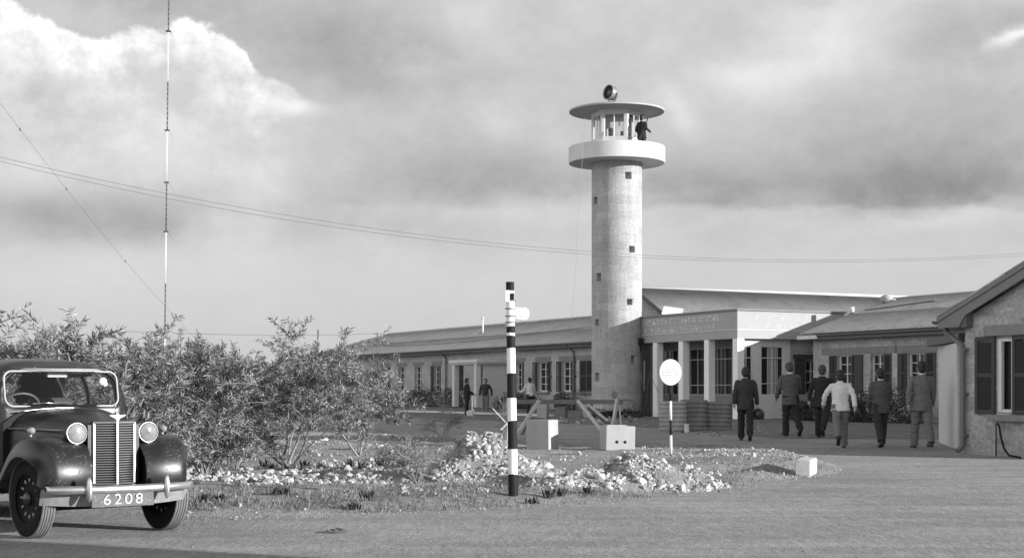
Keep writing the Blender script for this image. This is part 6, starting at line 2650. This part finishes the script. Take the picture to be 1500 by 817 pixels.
for sy in (-1, 1):
    mb = MB()
    mb.bar((0.285, sy * 0.200, 0.44), (0.285, sy * 0.200, gz1 - 0.02), 0.02, 0.06)
    mb.build('nose_side', M_CAR, CAR)
# winged badge on the bonnet tip
mb = MB()
zb_ = 1.01
poly = [(0, -0.035), (0.018, 0.0), (0.066, 0.022), (0.070, 0.030), (0.02, 0.026), (0.008, 0.034), (0, 0.036)]
poly = poly + [(-y, z) for y, z in poly[1:-1]][::-1]
mb.prism([(0.365, y, zb_ + z) for y, z in poly], (0.014, 0, 0))
mb.tube([(0.33, 0, zb_ + 0.02), (0.325, 0, zb_ + 0.10)], [0.009, 0.006], 8)
mb.sphere((0.325, 0, zb_ + 0.105), 0.012, 8)
mb.build('mascot', M_CHROME, CAR)


# --- wings (fenders)
def fender(front, sy):
    path = ([(0.43, 0.40), (0.455, 0.48), (0.455, 0.57), (0.43, 0.67), (0.36, 0.765), (0.24, 0.835), (0.08, 0.865), (-0.10, 0.845), (-0.27, 0.77),
             (-0.42, 0.66), (-0.56, 0.53), (-0.70, 0.42), (-0.86, 0.365), (-1.0, 0.35)] if front else
            [(-1.95, 0.37), (-2.02, 0.55), (-2.14, 0.72), (-2.3, 0.81), (-2.45, 0.83), (-2.62, 0.81), (-2.78, 0.72), (-2.9, 0.58), (-2.98, 0.42), (-3.02, 0.36)])
    ctr = (0.0, 0.34) if front else (-2.45, 0.34)
    rows = []
    n = len(path)
    for i, (x, z) in enumerate(path):
        t = i / (n - 1)
        yi = itp(x, [(-3, 0.56), (-1.0, 0.50), (-0.3, 0.36), (0.2, 0.225), (0.46, 0.24)]) if front else 0.56
        yo = itp(x, [(-1.0, 0.70), (-0.6, 0.73), (0.0, 0.745), (0.30, 0.725), (0.46, 0.66)]) if front else 0.745
        p = Vector((x, 0, z))
        a = path[max(i - 1, 0)]
        b = path[min(i + 1, n - 1)]
        tg = Vector((b[0] - a[0], 0, b[1] - a[1])).normalized()
        nrm = Vector((tg.z, 0, -tg.x))
        if nrm.dot(Vector((ctr[0] - x, 0, ctr[1] - z))) < 0:
            nrm = -nrm
        row = []
        D_ = 0.17 if front else 0.14
        if front and x < -0.5:
            D_ = lerp(0.17, 0.05, min(1, (-0.5 - x) / 0.4))
        m_ = 16
        for k in range(m_ + 1):
            u = k / m_
            if u < 0.62:
                w = u / 0.62
                y = lerp(yi, yo - 0.10, w)
                dd = 0.028 * (1 - math.sin(math.pi * (0.15 + 0.85 * w) / 1.0 * 0.55 + 0.1))
                dd = 0.055 * (w - 0.72) ** 2 + (0.0)
            else:
                w = (u - 0.62) / 0.38
                ang = w * math.pi / 2
                y = yo - 0.10 + 0.10 * math.sin(ang)
                dd = 0.004 + D_ * (1 - math.cos(ang)) ** 0.9
            q = p + nrm * dd
            row.append((q.x, sy * y, q.z))
        rows.append(row)
    mb = MB()
    mb.grid(rows)
    o = mb.build('front_wing' if front else 'rear_wing', M_CAR, CAR)
    md = o.modifiers.new('smooth', 'SUBSURF')
    md.levels = 1
    md.render_levels = 2
    o.modifiers.new('thickness', 'SOLIDIFY').thickness = 0.012
    return o


for sy in (-1, 1):
    fender(True, sy)
    fender(False, sy)
    mb = MB()   # inner splash plate and running board
    mb.box((-1.5, sy * 0.64, 0.335), (1.1, 0.17, 0.03), bevel=0.008)
    mb.build('running_board', M_RUB, CAR)
    mb = MB()
    mb.prism([(-0.62, sy * 0.36, 0.36), (0.40, sy * 0.27, 0.36), (0.40, sy * 0.27, 0.60), (0.1, sy * 0.30, 0.80), (-0.62, sy * 0.42, 0.80)], (0, sy * 0.012, 0))
    mb.build('inner_wing', M_BLACK, CAR)
# dusty apron under the bumper
mb = MB()
mb.grid([[(lerp(0.52, 0.36, abs(y / .66) ** 3) - 0.05 * t, y, lerp(0.41, 0.275, t) + 0.02 * abs(y / .66) ** 2) for y in np.linspace(-0.66, 0.66, 15)] for t in (0, .5, 1)])
mb.build('apron', M_DUST_SLOTLIT, CAR)
mb = MB()
mb.box((-0.05, 0, 0.25), (0.07, 1.0, 0.06), bevel=0.01)
mb.box((-1.3, 0.0, 0.32), (2.6, 0.62, 0.06))
mb.box((-0.35, 0, 0.30), (0.5, 0.32, 0.16), bevel=0.04)
mb.build('chassis', M_BLACK, CAR)

# --- bumper with overriders
mb = MB()


def bx_(y):
    return 0.60 - 0.16 * abs(y / 0.66) ** 2.6


rows = []
for k in range(9):
    a = math.pi * k / 8 - math.pi / 2
    rows.append([(bx_(y) + 0.028 * math.cos(a), y, 0.425 + 0.034 * math.sin(a)) for y in np.linspace(-0.655, 0.655, 31)])
mb.grid(rows)
bu = mb.build('bumper', M_CHROME_D, CAR)
bu.modifiers.new('thickness', 'SOLIDIFY').thickness = 0.006
for y in (-0.345, 0.345):
    mb = MB()
    mb.sphere((bx_(y) + 0.03, y, 0.430), (0.035, 0.026, 0.105), 14)
    mb.build('overrider', M_CHROME_D, bu)
mb = MB()
for y in (-0.3, 0.3):
    mb.bar((0.1, y * .9, 0.36), (0.58, y, 0.42), 0.03, 0.06)
mb.build('bumper_iron', M_BLACK, bu)
# --- number plate
NP = MB()
NP.box((0.585, -0.045, 0.335), (0.012, 0.55, 0.118), (0, R(-4), 0), bevel=0.004)
npl = NP.build('number_plate', mat('plate_grey', 0.10, 0.7, 0.3, 14, speck=(0.12, 50)), CAR)
cu = bpy.data.curves.new('plate_number', 'FONT')
cu.body = '6208'
cu.size = 0.125
cu.align_x = 'CENTER'
cu.align_y = 'CENTER'
cu.extrude = 0.003
cu.space_character = 1.28
to = bpy.data.objects.new('tmp_text', cu)
COL.objects.link(to)
dg = bpy.context.evaluated_depsgraph_get()
dg.update()
tm = bpy.data.meshes.new_from_object(to.evaluated_get(dg))
bpy.data.objects.remove(to)
tm.materials.clear()
tm.materials.append(mat('plate_digits', 0.45, 0.7, 0.2, 20))
tm.transform(Matrix.Rotation(R(-8), 4, 'X') @ Matrix.Diagonal((1.18, 1.0, 1, 1)))
tn = bpy.data.objects.new('plate_number', tm)
link(tn, npl)
tn.matrix_local = Matrix.Translation((0.5935, -0.045, 0.335)) @ Matrix.Rotation(R(90), 4, 'Z') @ Matrix.Rotation(R(90 + 4), 4, 'X') @ Matrix.Rotation(R(8), 4, 'X')

# --- lamps
for sy in (-1, 1):
    y0 = sy * 0.322
    root_ = (0.27, y0, 0.885)
    Mq = Matrix.Translation(root_) @ Matrix.Rotation(R(90), 4, 'Y')
    mb = MB()
    mb.lathe([(0.0, -0.22), (0.03, -0.20), (0.062, -0.13), (0.085, -0.04), (0.092, 0.0), (0.092, 0.005), (0.0, 0.006)], 28, Mq)
    mb.tube([(0.2, y0, 0.81), (0.16, y0 - sy * 0.06, 0.72)], 0.018, 8)
    hl = mb.build('headlight', M_CAR, CAR)
    mb = MB()
    mb.lathe([(0.088, 0.0), (0.092, 0.005), (0.092, 0.014), (0.084, 0.021), (0.084, 0.018)], 32, Mq, cap=False)
    mb.box((0.28, y0, 0.782), (0.014, 0.02, 0.022), bevel=0.004)
    mb.build('rim', M_CHROME_D, hl)
    mb = MB()
    mb.lathe([(0.087, 0.012), (0.07, 0.026), (0.045, 0.034), (0.0, 0.038)], 28, Mq)
    mb.build('lens', M_LENS, hl)
    mb = MB()
    Mq2 = Matrix.Translation((-0.02, sy * 0.60, 0.905)) @ Matrix.Rotation(R(90), 4, 'Y')
    mb.lathe([(0.0, -0.10), (0.016, -0.08), (0.028, -0.02), (0.032, 0.01), (0.026, 0.03), (0.0, 0.038)], 18, Mq2)
    mb.tube([(-0.03, sy * 0.60, 0.88), (-0.03, sy * 0.60, 0.84)], 0.012, 6)
    mb.build('sidelight', M_LENS, CAR)
    mb = MB()
    mb.tube([(0.06, sy * 0.300, 0.90), (-0.45, sy * 0.425, 0.905), (-0.9, sy * 0.53, 0.91)], 0.010, 6)
    mb.build('bonnet_moulding', M_PIPE, CAR)

# --- wheels
def wheel(x, sy, steer, label=None):
    wr = empty('wheel', (x, sy * TRK, WR), steer)
    wr.parent = CAR
    Mq = Matrix.Rotation(R(-90) * sy, 4, 'X')       # lathe z -> outwards
    mb = MB()
    mb.lathe([(0.205, -0.055), (0.25, -0.066), (0.30, -0.064), (0.325, -0.052), (0.325, 0.052), (0.30, 0.064), (0.25, 0.066), (0.205, 0.055)], 40, Mq, cap=False)
    mb.build('tyre', M_RUB, wr)
    mb = MB()
    for q in (-0.048, -0.024, 0.0, 0.024, 0.048):
        mb.lathe([(0.322, q - 0.0095), (0.336, q - 0.008), (0.336, q + 0.008), (0.322, q + 0.0095)], 40, Mq, cap=False)
    mb.build('tread', M_TREAD, wr)
    mb = MB()
    mb.lathe([(0.0, 0.02), (0.06, 0.03), (0.15, 0.012), (0.185, 0.03), (0.212, 0.052), (0.212, -0.05), (0.19, -0.05), (0.17, -0.02), (0.0, -0.02)], 36, Mq)
    rim_mb, n_rim = mb, len(mb.bm.faces)
    mb = MB()
    mb.lathe([(0.0, 0.075), (0.03, 0.07), (0.055, 0.05), (0.062, 0.03), (0.0, 0.03)], 20, Mq)
    mb.build('hubcap', mat('hub_dull', 0.06, 0.35, 0.2, 8, metal=0.4), wr)
    mb = rim_mb
    for k in range(12):
        a = 2 * math.pi * k / 12
        mb.sphere((0.155 * math.cos(a), sy * 0.020, 0.155 * math.sin(a)), (0.022, 0.012, 0.012), 8, Matrix.Rotation(-a, 3, 'Y'))
    for k in range(12):
        a = 2 * math.pi * k / 12
        mb.sphere((0.155 * math.cos(a), -sy * 0.022, 0.155 * math.sin(a)), (0.020, 0.006, 0.012), 8, Matrix.Rotation(-a, 3, 'Y'))
    ri = mb.build('rim', mat('wheel_black', 0.007, 0.7, 0.2, 8, spec=0.15), wr)
    ri.data.materials.append(M_DUST_SLOTLIT)  # pale slot colour stands in for light seen through the rim
    for f in ri.data.polygons[n_rim:]:
        f.material_index = 1
    return wr


for x in (0.0, -2.40):
    for sy in (-1, 1):
        wheel(x, sy, R(4) if x == 0 else 0)

# the cabin sits a little further forward than drawn
for ch in CAR.children:
    if ch.name.split('.')[0] in ('body', 'windscreen', 'door', 'side_window', 'cabin_floor', 'dashboard', 'front_seat', 'rear_seat',
                                 'steering_wheel', 'mirror', 'scuttle', 'moulding'):
        ch.location.x += 0.15
        ch.location.y += 0.015
